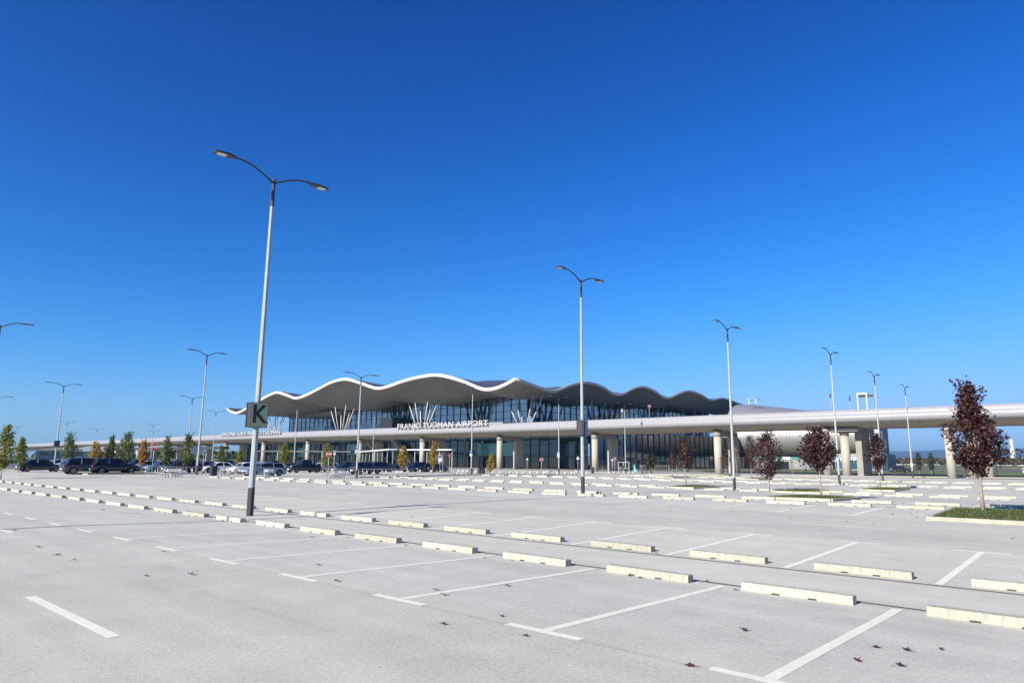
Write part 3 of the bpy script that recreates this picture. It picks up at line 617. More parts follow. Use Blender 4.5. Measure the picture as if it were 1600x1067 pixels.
GL = ['yellow-green young tree cut by the left edge', 'small yellow-green tree right of the leftmost tree', 'broad green tree behind the letter G lamp', 'green tree with yellow lower leaves behind the black sedan', 'slim green tree between the broad and the tall one', 'tall green tree beside the black off-roader', 'small orange tree left of the stop sign', 'green tree right of the stop sign', 'dark green tree left of the tall lamp', 'small green tree left of the letter K lamp, behind parked cars', 'smallest green tree beside the letter K lamp', 'neat yellow-green tree right of the letter K lamp', 'yellow-green tree behind the second stop sign', 'yellow tree with orange tip before the terminal columns', 'tall yellow tree below the airport lettering', 'small yellow tree left of the big terminal column',
      'dark small tree before the curved glazing, left one', 'dark small tree before the curved glazing, middle one', 'dark small tree before the curved glazing, right one', 'dark sapling beside the farthest right lamp', 'dark sapling in the airfield grass left of the pier', 'thin yellow-leaved sapling before the right pier columns', 'small tree with yellow leaves behind the third lamp', 'tiny yellow tree before the silver building']
for i, (u, w, H, wd, k) in enumerate(TREES_G):
    tree('young_tree', u, w, H, wd*.92, M['leaf_'+k], CONE if k != 'y' else ROUND, {'y': 240, 'd': 1000}.get(k, 1900), .18 if k != 'y' else .13, OVAL, GL[i], 'young trees around the car park', .08 if i == 5 else .22, random.uniform(-.15, .15), 40+i, .045, sprigs=4)

# ------------------------------------------------------------------ cars
def car_proto(kind, paint):
    P = dict(sedan=dict(L=4.75, W=1.82, H=1.44, belt=.93, nose=.68, ws0=1.05, ws1=.30, rr1=-1.15, rr0=-1.85, tail=.98),
             hatch=dict(L=4.15, W=1.78, H=1.48, belt=.94, nose=.70, ws0=1.05, ws1=.35, rr1=-1.35, rr0=-1.92, tail=.96),
             estate=dict(L=4.75, W=1.83, H=1.47, belt=.94, nose=.70, ws0=1.1, ws1=.40, rr1=-1.85, rr0=-2.25, tail=.98),
             suv=dict(L=4.75, W=1.9, H=1.70, belt=1.08, nose=.88, ws0=1.0, ws1=.40, rr1=-1.85, rr0=-2.22, tail=1.10),
             pickup=dict(L=5.3, W=1.95, H=1.95, belt=1.18, nose=1.08, ws0=.95, ws1=.55, rr1=-.85, rr0=-1.0, tail=1.2))[kind]
    L, Wd, H = P['L'], P['W']/2, P['H']; wr = .33 if kind in ('sedan', 'hatch', 'estate') else .385
    fx, rx = L/2-.88, -L/2+.92
    t = empty(kind if False else 'parked_car', cat='car')
    zb0 = .2 if wr < .35 else .3
    def zbot(x):
        for c in (fx, rx):
            d = abs(x-c)
            if d < wr+.07: return max(zb0, .32+math.sqrt((wr+.07)**2-d*d)*.92)
        return zb0
    def ztop(x):
        if x > P['ws0']: f = (x-P['ws0'])/(L/2-P['ws0']); return P['belt']+(P['nose']-P['belt'])*f**1.6
        if x < P['rr0']: f = (x-P['rr0'])/(-L/2-P['rr0']+1e-6); return P['tail']-.06*f*f
        f = (x-P['rr0'])/(P['ws0']-P['rr0']); return P['tail']+(P['belt']-P['tail'])*f
    rings = []; n = 44
    for i in range(n+1):
        x = L/2-L*i/n; s = 1-.16*max(0, (abs(x)-(L/2-.55))/.55)**2; zt = ztop(x); zb = min(zbot(x), zt-.12); hw = Wd*s
        if i in (0, n): hw *= .93; zb += .12; zt -= .10
        zm = zb+(zt-zb)*.55
        rings.append([(x, -hw*.90, zb), (x, -hw, min(zb+.10, zm)), (x, -hw, zm), (x, -hw*.965, zt-.045), (x, -hw*.82, zt), (x, 0, zt+.02), (x, hw*.82, zt), (x, hw*.965, zt-.045), (x, hw, zm), (x, hw, min(zb+.10, zm)), (x, hw*.90, zb)])
    b = MB(); b.loft(rings); body = b.build('body', M['car_'+paint], t)
    # glasshouse
    g = MB(); gr = []
    xs = [P['ws0'], P['ws1'], (P['ws1']+P['rr1'])/2, P['rr1'], P['rr0']]
    zt = [P['belt']-.02, H-.06, H, H-.07, P['tail']-.02]
    for j, (x, z) in enumerate(zip(xs, zt)):
        zb = ztop(x)-.03; hb = Wd*.93; ht = Wd*(.74 if j in (1, 2, 3) else .86)
        gr.append([(x, -hb, zb), (x, -ht, max(z-.03, zb+.01)), (x, -ht*.8, max(z, zb+.015)), (x, ht*.8, max(z, zb+.015)), (x, ht, max(z-.03, zb+.01)), (x, hb, zb)])
    g.loft(gr, False); g.build('windows', M['glassdark'], t)
    r = MB()
    r.loft([[(x, -Wd*.755, z-.055), (x, -Wd*.74, z-.005), (x, -Wd*.5, z+.022), (x, Wd*.5, z+.022), (x, Wd*.74, z-.005), (x, Wd*.755, z-.055)] for x, z in ((P['ws1']+.04, H-.07), (P['ws1']-.25, H-.02), ((P['ws1']+P['rr1'])/2, H), (P['rr1']+.2, H-.03), (P['rr1']-.03, H-.075))], True)
    for s in (-1, 1):
        def bar(x0, x1, w_): r.tube([(x0, s*Wd*.925, ztop(x0)-.01), (x1, s*Wd*.755, H-.05)], w_, 4, False)
        bar(P['ws0']-.02, P['ws1'], .035); bar((P['ws1']+P['rr1'])/2-.05, (P['ws1']+P['rr1'])/2-.02, .03); bar(P['rr0']+.10, P['rr1']-.0, .075 if kind != 'pickup' else .05)
    r.build('roof', M['car_'+paint], t)
    for cx in (fx, rx):
        for s in (-1, 1):
            w_ = MB(); w_.tube([(cx, s*(Wd-.19), wr), (cx, s*(Wd-.17), wr), (cx, s*(Wd-.015), wr), (cx, s*(Wd+.005), wr)], [wr-.03, wr, wr, wr-.03], 20, False); tyre = w_.build('wheel', M['tyre'], t)
            w2 = MB(); w2.disc((cx, s*(Wd+.006), wr), (0, 1, 0), wr*.60, .012, 14)
            for k in range(5):
                a = k*2*PI/5; w2.tube([(cx, s*(Wd+.016), wr), (cx+math.cos(a)*wr*.6, s*(Wd+.016), wr+math.sin(a)*wr*.6)], .03, 4, False)
            w2.build('rim', M['rim'], tyre)
    for s in (-1, 1):
        h = MB(); h.box(L/2-.22, L/2-.005, min(s*Wd*.55, s*Wd*.86), max(s*Wd*.55, s*Wd*.86), P['nose']-.18, P['nose']-.06, .0, .0); h.build('headlight', M['lampclear'], t)
        h = MB(); h.box(-L/2-.0, -L/2+.16, min(s*Wd*.62, s*Wd*.90), max(s*Wd*.62, s*Wd*.90), P['tail']-.30, P['tail']-.13); h.build('tail_light', M['lampred'], t)
        h = MB(); h.box(P['ws0']-.42, P['ws0']-.26, min(s*Wd*.97, s*(Wd+.15)), max(s*Wd*.97, s*(Wd+.15)), P['belt']-.02, P['belt']+.11, .02, .0); h.build('wing_mirror', M['car_'+paint], t)
    bp = MB(); bp.box(-L/2-.015, -L/2+.1, -Wd*.8, Wd*.8, zb0+.12, zb0+.24); bp.box(L/2-.1, L/2+.012, -Wd*.78, Wd*.78, zb0+.10, zb0+.30); bp.build('bumper', M['plastic'], t)
    for sx in (-1, 1):
        p_ = MB(); x = sx*(L/2+.02); p_.box(min(x, x-sx*.02), max(x, x-sx*.02), -.26, .26, .5, .61); p_.build('number_plate', M['plate'], t)
    if kind == 'pickup':
        bd = MB(); bd.box(-L/2+.10, P['rr0']-.08, -Wd*.78, Wd*.78, P['tail']+.03, P['tail']+.05); bd.build('load_bed_cover', M['plastic'], t)
    return t
CL = ['silver saloon cut by the left edge', 'black saloon side-on left of the letter G lamp', 'dark estate behind the black saloon', 'silver saloon beyond the letter G lamp post', 'pale blue hatchback right of the letter G lamp post', 'dark off-roader seen from behind, left of the large black one', 'large black off-roader side-on beside the tall green tree', 'navy off-roader directly right of the large black off-roader', 'dark off-roader left of the stop sign', 'pale hatchback just left of the stop sign post', 'blue saloon just right of the stop sign post', 'blue hatchback between the stop sign and the black off-roader behind the trolleys', 'long black off-roader behind the trolley rail', 'dark red saloon behind the tall lamp', 'navy off-roader behind the white saloon', 'white saloon side-on right of the tall lamp', 'dark grey off-roader left of the letter K lamp', 'white hatchback half hidden by the letter K lamp', 'steel blue estate right of the letter K lamp', 'silver saloon behind the steel blue estate', 'navy off-roader behind the steel blue estate', 'dark saloon left of the black pickup', 'black pickup before the terminal columns', 'white hatchback right of the black pickup', 'pale saloon behind the second stop sign', 'navy off-roader left of the lamp before the left roof wave', 'dark off-roader behind the lamp before the left roof wave', 'navy off-roader right of the lamp before the left roof wave', 'small navy hatchback left of the orange-tipped tree', 'navy off-roader right of the orange-tipped tree', 'dark saloon left of the tall yellow tree', 'navy saloon right of the tall yellow tree', 'dark hatchback far off on the airfield road at the right']
protos = {}
for i, (u, w, kind, paint, d) in enumerate(CARS):
    if (kind, paint) not in protos: protos[(kind, paint)] = (car_proto(kind, paint), [False])
    pr, us = protos[(kind, paint)]
    # base point is the visible near side; move to the car's centre
    L = math.hypot(u, w); off = .95+(.9*abs(w/L)); cu, cw = u+u/L*off, w+w/L*off
    rz = PI/2 if d > 0 else -PI/2
    if i == 32: rz = .3
    z = Z(cu, cw)
    stamp(pr, us, (cu, cw, z), rz+random.uniform(-.03, .03), CL[i], 'parked cars')
# ------------------------------------------------------------------ airport terminal
term = empty('airport_terminal', (-175, 150, 0), 0, 'large airport terminal with a wavy overhanging roof and blue glazing behind the elevated road', 'airport terminal')
TO = Vector(term.location)
def tbuild(mb, name, m, parent=None, fix=True):
    mb.v = [tuple(Vector(v)-TO) for v in mb.v] if parent is None or parent is term or True else mb.v
    return mb.build(name, m, parent or term, fix)
FU = [(-244.7, 20.1), (-241, 18.9), (-236, 18.3), (-226, 20.6), (-211, 24.0), (-204, 22.9), (-198, 21.5), (-192, 22.1), (-184.5, 23.8), (-178, 25.3), (-171, 25.7), (-164, 24.2), (-155.5, 22.0), (-150, 22.3), (-144.5, 23.2), (-137, 23.9), (-130, 23.8), (-122, 21.9), (-114, 19.2), (-110, 19.1), (-106.5, 19.9), (-103.6, 20.9)]
SW = [(118, 20.9), (124.7, 19.9), (129, 19.3), (132.7, 19.3), (138.8, 21.2), (145.8, 22.6), (153.2, 22.1), (157, 21.0), (160.4, 20.5), (164, 21.1), (167.8, 22.5), (174.2, 23.9), (181.1, 23.2), (185, 22.1), (188.8, 21.7), (192, 22.3), (196.3, 23.6), (203.3, 25.0), (211.9, 24.4), (216, 23.5), (220, 23.3), (226, 24.2), (230.7, 24.4), (240, 23.6), (248, 22.9)]
def spline(x, P):
    if x <= P[0][0]: return P[0][1]
    if x >= P[-1][0]: return P[-1][1]
    for i in range(len(P)-1):
        if P[i][0] <= x <= P[i+1][0]:
            x0, y0 = P[i]; x1, y1 = P[i+1]; h = x1-x0; t = (x-x0)/h
            def m(j):
                if j == 0 or j == len(P)-1: k = min(max(j, 1), len(P)-1); return (P[k][1]-P[k-1][1])/(P[k][0]-P[k-1][0])
                return (P[j+1][1]-P[j-1][1])/(P[j+1][0]-P[j-1][0])
            a, b = m(i)*h, m(i+1)*h
            return (2*t**3-3*t*t+1)*y0+(t**3-2*t*t+t)*a+(-2*t**3+3*t*t)*y1+(t**3-t*t)*b
def sm(t): t = max(0, min(1, t)); return t*t*(3-2*t)
U0, U1, W0, W1 = -244.7, -103.6, 118.0, 248.0
def rtop(u, w): return spline(u, FU)+(spline(w, SW)-20.9)*sm((u-U0)/60)*(.45+.55*sm((u-U1+8)/8))
def hum(x, pts):     # 1 at the strut lines, 0 between
    d = min(abs(x-p) for p in pts); return max(0, math.cos(min(1, d/20)*PI/2))**2
SU = [-227, -186, -147, -109]; SWW = [127, 158, 188, 219]
def rsof(u, w):
    e = rtop(u, w)-.85
    dF = w-W0; dR = U1-u
    inner = 19.6-2.2*hum(u, SU)*(.5+.5*hum(w, SWW))-.6*sm((u+150)/40)+.035*max(0, w-150)
    k = 1-(1-sm(dF/15))*1.0; k2 = 1-(1-sm(dR/13))
    kk = min(k, k2) if True else k*k2
    return min(e, e*(1-kk)+inner*kk)
us = frange(U0, U1, 1.45); ws = frange(W0, W1, 2.0)
def grid(fn, smooth=True):
    mb = MB(); n = len(us)
    mb.add([(u, w, fn(u, w)) for w in ws for u in us], [(j*n+i, j*n+i+1, (j+1)*n+i+1, (j+1)*n+i) for j in range(len(ws)-1) for i in range(n-1)], smooth); return mb
tbuild(grid(rtop), 'roof', M['rooftop'], fix=False)
tbuild(grid(rsof), 'soffit', M['soffit'], fix=False)
ed = MB()      # rounded white leading edge
rings = []
for u in frange(U0, U1, 1.0):
    z = rtop(u, W0); r = .47*sm((u-U0)/6+.35)
    rings.append([(u, W0-.15+r*.75*math.cos(a), z-.42+r*math.sin(a)) for a in [k*PI/5 for k in range(10)]])
ed.loft(rings); tbuild(ed, 'roof_edge', M['roofwhite'])
ed = MB(); rings = []
for w in frange(W0, W1, 1.5):
    z = rtop(U1, w); r = .42
    rings.append([(U1+.1+r*.8*math.cos(a), w, z-.42+r*math.sin(a)) for a in [k*PI/5 for k in range(10)]])
ed.loft(rings); tbuild(ed, 'roof_side_edge', M['roofdark'])
ed = MB(); rings = []
for w in frange(W0, W1, 3):
    z = rtop(U0, w); rings.append([(U0-.1+.4*math.cos(a), w, z-.42+.42*math.sin(a)) for a in [k*PI/4 for k in range(8)]])
ed.loft(rings); tbuild(ed, 'roof_left_edge', M['roofwhite'])
# glazing: panes with a slight tilt each, mullions in front
def curtain(name, p0, p1, zb, ztf, pw, ph, m, nrm, tilt=.006, mw=.10):
    L = math.hypot(p1[0]-p0[0], p1[1]-p0[1]); n = int(L/pw); dx, dy = (p1[0]-p0[0])/L, (p1[1]-p0[1])/L
    g = MB(); f = MB()
    for i in range(n):
        a, b = i*pw, (i+1)*pw; ua, wa, ub, wb = p0[0]+dx*a, p0[1]+dy*a, p0[0]+dx*b, p0[1]+dy*b
        zt = min(ztf(ua, wa), ztf(ub, wb)); z = zb
        while z < zt-.2:
            z1 = min(z+ph, zt); t1, t2, t3 = [random.gauss(0, tilt)*pw for _ in range(3)]
            def q(u, w, z_, t): return (u+nrm[0]*t, w+nrm[1]*t, z_)
            g.add([q(ua, wa, z, 0), q(ub, wb, z, t1), q(ub, wb, z1, t1+t2), q(ua, wa, z1, t2)], [(0, 1, 2, 3)])
            f.tube([(ua+nrm[0]*.05, wa+nrm[1]*.05, z1), (ub+nrm[0]*.05, wb+nrm[1]*.05, z1)], mw*.62, 4, False, PI/4)
            z = z1
        f.tube([(ua+nrm[0]*.06, wa+nrm[1]*.06, zb), (ua+nrm[0]*.06, wa+nrm[1]*.06, zt)], mw, 4, False, PI/4)
    go = tbuild(g, name, m, fix=False); tbuild(f, 'window_frame', M['mull'], go, fix=False); return go
curtain('upper_front_glazing', (-238.5, 140), (-117, 140), 9.4, lambda u, w: rsof(u, w)+.3, 2.85, 1.9, M['glass'], (0, -1), .005, .13)
curtain('upper_side_glazing', (-117, 140), (-117, 246), 9.4, lambda u, w: rsof(u, w)+.3, 2.85, 1.9, M['glass'], (1, 0), .005, .13)
curtain('upper_left_glazing', (-238.5, 140), (-238.5, 240), 9.4, lambda u, w: 19, 2.85, 2.4, M['glass'], (-1, 0), .010)
curtain('lower_front_glazing', (-255, 131), (-92, 131), 0, lambda u, w: 9.3, 2.9, 2.9, M['glasslow'], (0, -1), .006, .12)
curtain('lower_side_glazing', (-92, 131), (-92, 246), 0, lambda u, w: 9.3, 2.9, 2.9, M['glasslow'], (1, 0), .006, .12)
b = MB(); b.box(-255, -92, 131.3, 246, 9.3, 9.5); tbuild(b, 'terrace', M['grey'])
b = MB(); b.box(-238, -200, 139.2, 139.7, 17.0, 18.6) ; b.box(-150, -118, 129.5, 139, 10.9, 11.6); b.box(-150, -149.3, 129.5, 139, 9.5, 10.9); b.box(-119, -118.3, 129.5, 139, 9.5, 10.9); tbuild(b, 'entrance_canopy', M['grey'])
b = MB(); b.box(-172, -166, 132, 139.8, 9.5, 14.5); tbuild(b, 'dark_lobby', M['mull'])
for (a_, b_, c_, d_) in ((-221, -214, 11, 13.4), (-193, -181, 11.5, 13.6), (-177, -170, 11.2, 13.2), (-166, -161, 10.4, 13.8)):
    b = MB(); b.box(a_, b_, 139.82, 139.9, c_, d_); tbuild(b, 'glow_tint_panel', M['glasspale'])  # pale cyan colour stands in for interior light behind the glazing
# teal panel and pale door frames low on the front glazing
for (a_, b_, c_, d_) in ((-128, -115, 3.0, 6.3), (-216, -209, 2.5, 5.6), (-187, -180, 3.2, 6.4), (-163, -158, 5.4, 6.0)):  # teal tint stands in for the green lights inside
    b = MB(); b.box(a_, b_, 130.6, 130.85, c_, d_); tbuild(b, 'glow_tint_panel', M['glassteal'])
for i in range(9):
    x = -246+i*14.2; b = MB(); b.box(x, x+.3, 129.9, 130.3, 0, 9.2); tbuild(b, 'steel_post', M['pierdark'])
# diagonal escalator stair behind the columns
for x in (-176, -163):
    b = MB(); b.add([(x, 128.6, 9.0), (x+11, 128.6, 1.0), (x+11, 128.6, .1), (x, 128.6, 7.9), (x, 130.0, 9.0), (x+11, 130.0, 1.0), (x+11, 130.0, .1), (x, 130.0, 7.9)], [(0, 1, 2, 3), (7, 6, 5, 4), (0, 4, 5, 1), (3, 2, 6, 7), (0, 3, 7, 4), (1, 5, 6, 2)])
    tbuild(b, 'staircase', M['pier'])
# fanned roof struts
def struts(u, w, zb, tops, m, r=.19):
    for (du, dw) in tops:
        e = (u+du, w+dw); b = MB(); b.tube([(u+du*.22, w+dw*.22, zb), (u+du*.22+du*.4, w+dw*.62, zb+(rsof(*e)-zb)*.5), (e[0], e[1], rsof(*e)+.1)], [r*.8, r, r*.55], 8); tbuild(b, 'roof_strut', m)
FAN = [(-5, -1.5), (-3.4, 2), (-1.2, -2.2), (1.4, 2.4), (3.6, -1), (5, 1.5)]
for u in SU: struts(u, 127.5, 9.4, FAN, M['strut'])
for w in SWW[1:]: struts(-109, w, 9.4, [(-1.5, -7), (1.4, -4), (-1, -1), (1.8, 2.5), (-.8, 5), (1, 7.5)], M['strut'])
for u in (-205, -172, -137): struts(u, 138.6, 10.2, [(-4.5, .4), (-2.2, .4), (2.2, .4), (4.5, .4)], M['strutdark'], .3)
for w in (142, 173, 203, 232): struts(-115.3, w, 9.4, [(.3, -5), (.3, -2), (.3, 2), (.3, 5)], M['strutdark'], .3)
# ventilation boxes seen through the truss of the soffit
# ------------------------------------------------------------------ airside pier building in silver cladding
pb = empty('airside_concourse', (-72, 222, 0), 0, 'rounded silver-clad concourse building behind the elevated road, right of the terminal', 'concourse building')
PO = Vector(pb.location)
def pbuild(mb, name, m, parent=None, fix=True):
    mb.v = [tuple(Vector(v)-PO) for v in mb.v]; return mb.build(name, m, parent or pb, fix)
def sprof(f, w0, zbot, zt):
    a = math.radians(-75+165*f); zc = 10.6
    if a < 0: return w0+6.5*(1-math.cos(a)), zc+(zc-zbot)*math.sin(a)/math.sin(math.radians(75))
    return w0+14*(1-math.cos(a)), zc+(zt-zc)*math.sin(a)
def shell(mb, ua, ub, w0, zbot, ztop, n=30, step=.45, rib=.06):
    rings = []; u = ua; i = 0
    while u <= ub+.01:
        zt = ztop(u); zm = 9.5; ring = []; off = rib if i % 2 else 0
        for k in range(n+1):
            f = k/n
            w, z = sprof(f, w0, zbot, zt)
            ring.append((u, w-off*(1 if f < .9 else 0), z))
        rings.append(ring); u += step; i += 1
    mb.loft(rings, False, False, False); return mb
ztp = lambda u: interp(u, [-100, -92, -84, -75, -60], [21.6, 21.2, 20.0, 18.6, 18.0])
sb = shell(MB(), -97, -54, 214, 4.8, ztp, rib=.018); pbuild(sb, 'silver_wall', M['silver'], fix=False)
b = MB(); prof = []
for k in range(19):
    f = k/18
    w, z = sprof(f, 214, 4.8, 18)
    prof.append((w, z))
rings = [[(-54.0, w-.15, z), (-53.55, w-.15, z), (-53.55, w+.5, z), (-54.0, w+.5, z)] for w, z in prof]; b.loft(rings, False); pbuild(b, 'end_trim', M['roofwhite'])
b = MB(); vs = [(-53.8, w+.1, z) for w, z in prof]+[(-53.8, 236, 18.0), (-53.8, 236, 0), (-53.8, 217, 0)]; b.add(vs, [tuple(range(len(vs)))])
pbuild(b, 'end_glazing', M['navy'], fix=False)
b = MB(); b.box(-97, -54, 229, 250, 17.4, 18.0); pbuild(b, 'flat_roof', M['rooftop'])
b = MB(); b.box(-97, -54.2, 220.5, 245, 0, 4.75); pbuild(b, 'ground_floor_wall', M['grey'])
b = MB(); b.box(-97, -54.2, 218.7, 221, 4.5, 4.8); pbuild(b, 'shell_underside', M['mull'])
for i in range(12):
    x = -90+i*3.0
    b = MB(); b.box(x, x+2.6, 220.3, 220.46, 2.9, 4.2); pbuild(b, 'window', M['glassteal'] if i % 4 != 3 else M['signwhite'])
b = MB(); b.box(-66, -58, 220.2, 220.45, 0, 2.3); b.box(-84, -79, 220.2, 220.45, 0, 2.3); pbuild(b, 'wide_door', M['glasslow'])
nv = empty('navy_tower', (-46, 212, 0), 0, 'small dark navy tower block right of the silver concourse', 'building')
b = MB(); b.box(-4.6, -2.9, -3, -.3, 0, 10.8); b.build('wall', M['navy'], nv)
b = MB(); b.box(-2.9, -2.4, -2.6, -.3, 0, 8.4); b.build('annex', M['navy'], nv)
b = MB(); b.box(-5.0, -4.65, -3.3, -2.9, 2.6, 11.2); b.box(-4.65, -3.7, -3.2, -3.02, 10.2, 11.2); b.build('pale_frame', M['signwhite'], nv)
for i in range(4):
    b = MB(); b.box(-4.3, -3.3, -3.06, -3.0, 1.4+i*2.1, 2.5+i*2.1); b.build('window', M['mull'], nv)
hf = empty('low_service_building', (-60.5, 205, 0), 0, 'low glazed service building with awnings before the end of the silver concourse', 'building')
b = MB(); b.box(-1, 11, 3, 8, 0, 4.6); b.build('wall', M['grey'], hf)
b = MB(); b.box(-.8, 10.8, 2.85, 3, .4, 2.2); b.build('window', M['glass'], hf)
for i in range(10): b = MB(); b.add([(-.6+i*1.13, 3, 3.5), (.3+i*1.13, 3, 3.5), (.3+i*1.13, 2.0, 2.8), (-.6+i*1.13, 2.0, 2.8), (-.6+i*1.13, 3, 3.4), (.3+i*1.13, 3, 3.4), (.3+i*1.13, 2.0, 2.74), (-.6+i*1.13, 2.0, 2.74)], [(0, 1, 2, 3), (7, 6, 5, 4), (0, 4, 5, 1), (1, 5, 6, 2), (2, 6, 7, 3), (3, 7, 4, 0)]); b.build('awning', M['canopyl'], hf)

# ------------------------------------------------------------------ elevated road
via = empty('elevated_road', (-80, 113, 0), 0, 'long elevated road with white fascia on concrete piers running across the whole view', 'elevated road')
VO = Vector(via.location)
def vbuild(mb, name, m, parent=None, fix=True, org=None):
    mb.v = [tuple(Vector(v)-VO) for v in mb.v]; return mb.build(name, m, parent or via, fix)
def vz(u): return interp(u, [-620, -483, -380, -296, -236, 80], [-2.2, -1.0, -.5, -.2, 0, .1])
def zone(prof, name, m, smooth=True, st=3.0, cap=True):
    mb = MB(); rings = [[(u, w, z+vz(u)) for w, z in prof] for u in frange(-620, 75, st)]; mb.loft(rings, smooth, cap); return vbuild(mb, name, m)
fas = [(113.45, 10.02), (113.30, 9.98), (113.12, 9.5), (113.02, 9.15), (112.86, 9.0), (112.84, 8.75), (112.95, 8.4), (113.25, 8.12), (113.7, 8.0), (114.0, 8.0), (113.75, 8.3), (113.6, 9.2), (113.6, 10.02)]
zone(fas, 'fascia', M['fascia'])
zone([(w*-1+2*119.5, z) for w, z in fas][::-1], 'rear_fascia', M['fascia'])
zone([(113.62, 9.15), (125.38, 9.15), (125.38, 8.0), (124.2, 7.9), (122.6, 7.38), (116.4, 7.38), (114.8, 7.9), (113.62, 8.03)], 'deck', M['beamsof'], False)
# joints in the fascia panels
b = MB()
for i in range(110):
    u = -480+i*5
    b.tube([(u, w-.012, z+vz(u)) for w, z in fas[1:9]], .012, 4, False)
vbuild(b, 'panel_joints', M['grey'], fix=False)
for i, u in enumerate([-372, -345.5, -319, -292, -265.5, -239, -212.5, -186, -159.6, -133.2, -106.5, -80.2, -53.8]):
    p = MB(); p.tube([(u, 115.9, -.3), (u, 115.9, 6.35)], .68, 20); p.v = p.v; po = vbuild(p, 'pier', M['pier'])
    c = MB(); c.tube([(u, 115.9, 6.35), (u, 115.9, 7.42)], .71, 20); c.box(u-.55, u+.55, 115.9, 123.2, 6.5, 7.40); vbuild(c, 'pier_cap', M['pierdark'], po)
    s = MB(); s.box(u-.55, u+.55, 121.2, 123.6, -.3, 6.5); vbuild(s, 'rear_slab', M['pier'], po)
for u, w, r in ((-35.4, 115.6, .62), (-33.0, 117.2, .66), (-18.6, 116.0, .60), (-16.6, 119.5, .56), (-14.9, 122.5, .55), (9, 116, .6), (12, 120, .6)):
    p = MB(); p.tube([(u, w, -.3), (u, w, 6.2)], [r, r], 20); po = vbuild(p, 'pier', M['pier'])
    c = MB(); c.tube([(u, w, 6.2), (u, w, 7.42)], r+.03, 20); vbuild(c, 'pier_cap', M['pierdark'], po)
for a, bb in ((-35.4, -30.6), (-19.1, -14.4), (8.5, 12.5)):
    c = MB(); c.box(a, bb, 115.6, 123.2, 6.9, 7.40); vbuild(c, 'crossbeam', M['pierdark'])
s = MB(); s.box(-31.8, -30.9, 118.5, 123.4, -.3, 6.9); vbuild(s, 'rear_slab', M['pierdark'])
# road-edge rail and deck furniture
for u, lab in ((-82.5, 'white portal frame on the elevated road beside the roof end'), (-56.2, 'white portal frame on the elevated road at the right')):
    pass
def portal(px_u, label, wz=(121, 9.15), scl=(1, 1, 1)):
    t = empty('portal_frame', (px_u, wz[0], wz[1]), 0, label, 'portal frame', 'white portal frames'); t.scale = scl
    for x in (-.68, .68):
        b = MB(); b.box(x-.11, x+.11, -.12, .12, 0, 4.1); b.build('post', M['strut'], t)
    b = MB(); b.box(-.79, .79, -.14, .14, 3.82, 4.15); b.build('beam', M['strut'], t)
    b = MB(); b.box(-.6, 1.5, .15, .5, 3.45, 3.8); b.build('signal_box', M['plastic'], t)
portal(-88.6, 'small white frame on the silver roof beside the end of the wavy roof', (218, 20.6), (1.7, 1, .42)); portal(-30.9, 'white portal frame standing on the elevated road at the right')
def post_sign(u, w, z, H, kind, label, rz=-.6, grp='road signs', txt=None, size=.32, txt_size=None):
    rz = math.atan2(-u, w)+.12+rz*.2       # the faces look towards the car park
    t = empty('road_sign', (u, w, z), rz, label, 'sign', grp)
    b = MB(); b.tube([(0, 0, 0), (0, 0, H)], .035, 8); b.build('post', M['galv'], t)
    y = -.06; zc = H-size
    if kind == 'stop':
        b = MB(); b.disc((0, y+.012, zc), (0, 1, 0), size*1.04, .012, sides=8, rot=PI/8); b.build('border', M['signwhite'], t)
        b = MB(); b.disc((0, y, zc), (0, 1, 0), size*.97, .012, sides=8, rot=PI/8); p = b.build('sign_face', M['signred'], t)
        o = text_obj('STOP', size*.72, 'lettering', M['signwhite'], p, .006, .012); o.rotation_euler = (PI/2, 0, 0); o.location = (0, y-.012, zc)
    elif kind == 'ring':
        b = MB(); b.disc((0, y, zc), (0, 1, 0), size, .012, 24); p = b.build('sign_face', M['signred'], t)
        b = MB(); b.disc((0, y-.010, zc), (0, 1, 0), size*.72, .012, 24); b.build('centre', M['signwhite'] if txt == 'w' else M['signback'], p)
        if txt != 'w':
            b = MB(); 
            for s in (-1, 1): b.tube([(-size*.55, y-.02, zc-size*.55*s), (size*.55, y-.02, zc+size*.55*s)], .03, 4)
            b.build('cross', M['signred'], p)
    elif kind == 'noentry':
        b = MB(); b.disc((0, y, zc), (0, 1, 0), size, .012, 24); p = b.build('sign_face', M['signwhite'], t)
        b = MB(); b.disc((0, y-.008, zc), (0, 1, 0), size*.92, .012, 24); b.build('red_disc', M['signred'], p)
        b = MB(); b.box(-size*.6, size*.6, y-.022, y-.012, zc-size*.14, zc+size*.14); b.build('bar', M['signwhite'], p)
    elif kind == 'plate':
        b = MB(); b.box(-size*.55, size*.55, y-.01, y+.01, H-size*2.2, H); p = b.build('sign_face', M['signwhite'], t)
        b = MB(); b.box(-size*.4, size*.4, y-.016, y-.008, H-size*1.1, H-size*.2); b.build('symbol', M['signblue'], p)
    elif kind == 'blue':
        b = MB(); b.box(-size, size, y-.01, y+.01, H-size*2, H); p = b.build('sign_face', M['signblue'], t)
        b = MB(); b.box(-size*.5, size*.5, y-.016, y-.008, H-size*1.6, H-size*.4); b.build('symbol', M['signwhite'], p)
    elif kind == 'panel':
        b = MB(); b.box(-size*.38, size*.38, y-.02, y+.02, H-size*2.6, H); p = b.build('sign_face', M['plastic'], t)
        b = MB(); b.box(-size*.24, size*.24, y-.03, y-.018, H-size*1.2, H-size*.3); b.build('symbol', M['darkred'], p)
    elif kind == 'back':
        b = MB(); b.disc((0, y, zc), (0, 1, 0), size, .014, 24); b.build('sign_face', M['signback'], t)
    elif kind == 'triangle':
        b = MB(); b.disc((0, y, zc), (0, 1, 0), size, .014, sides=3, rot=PI); b.build('sign_face', M['signwhite'], t)
    return t
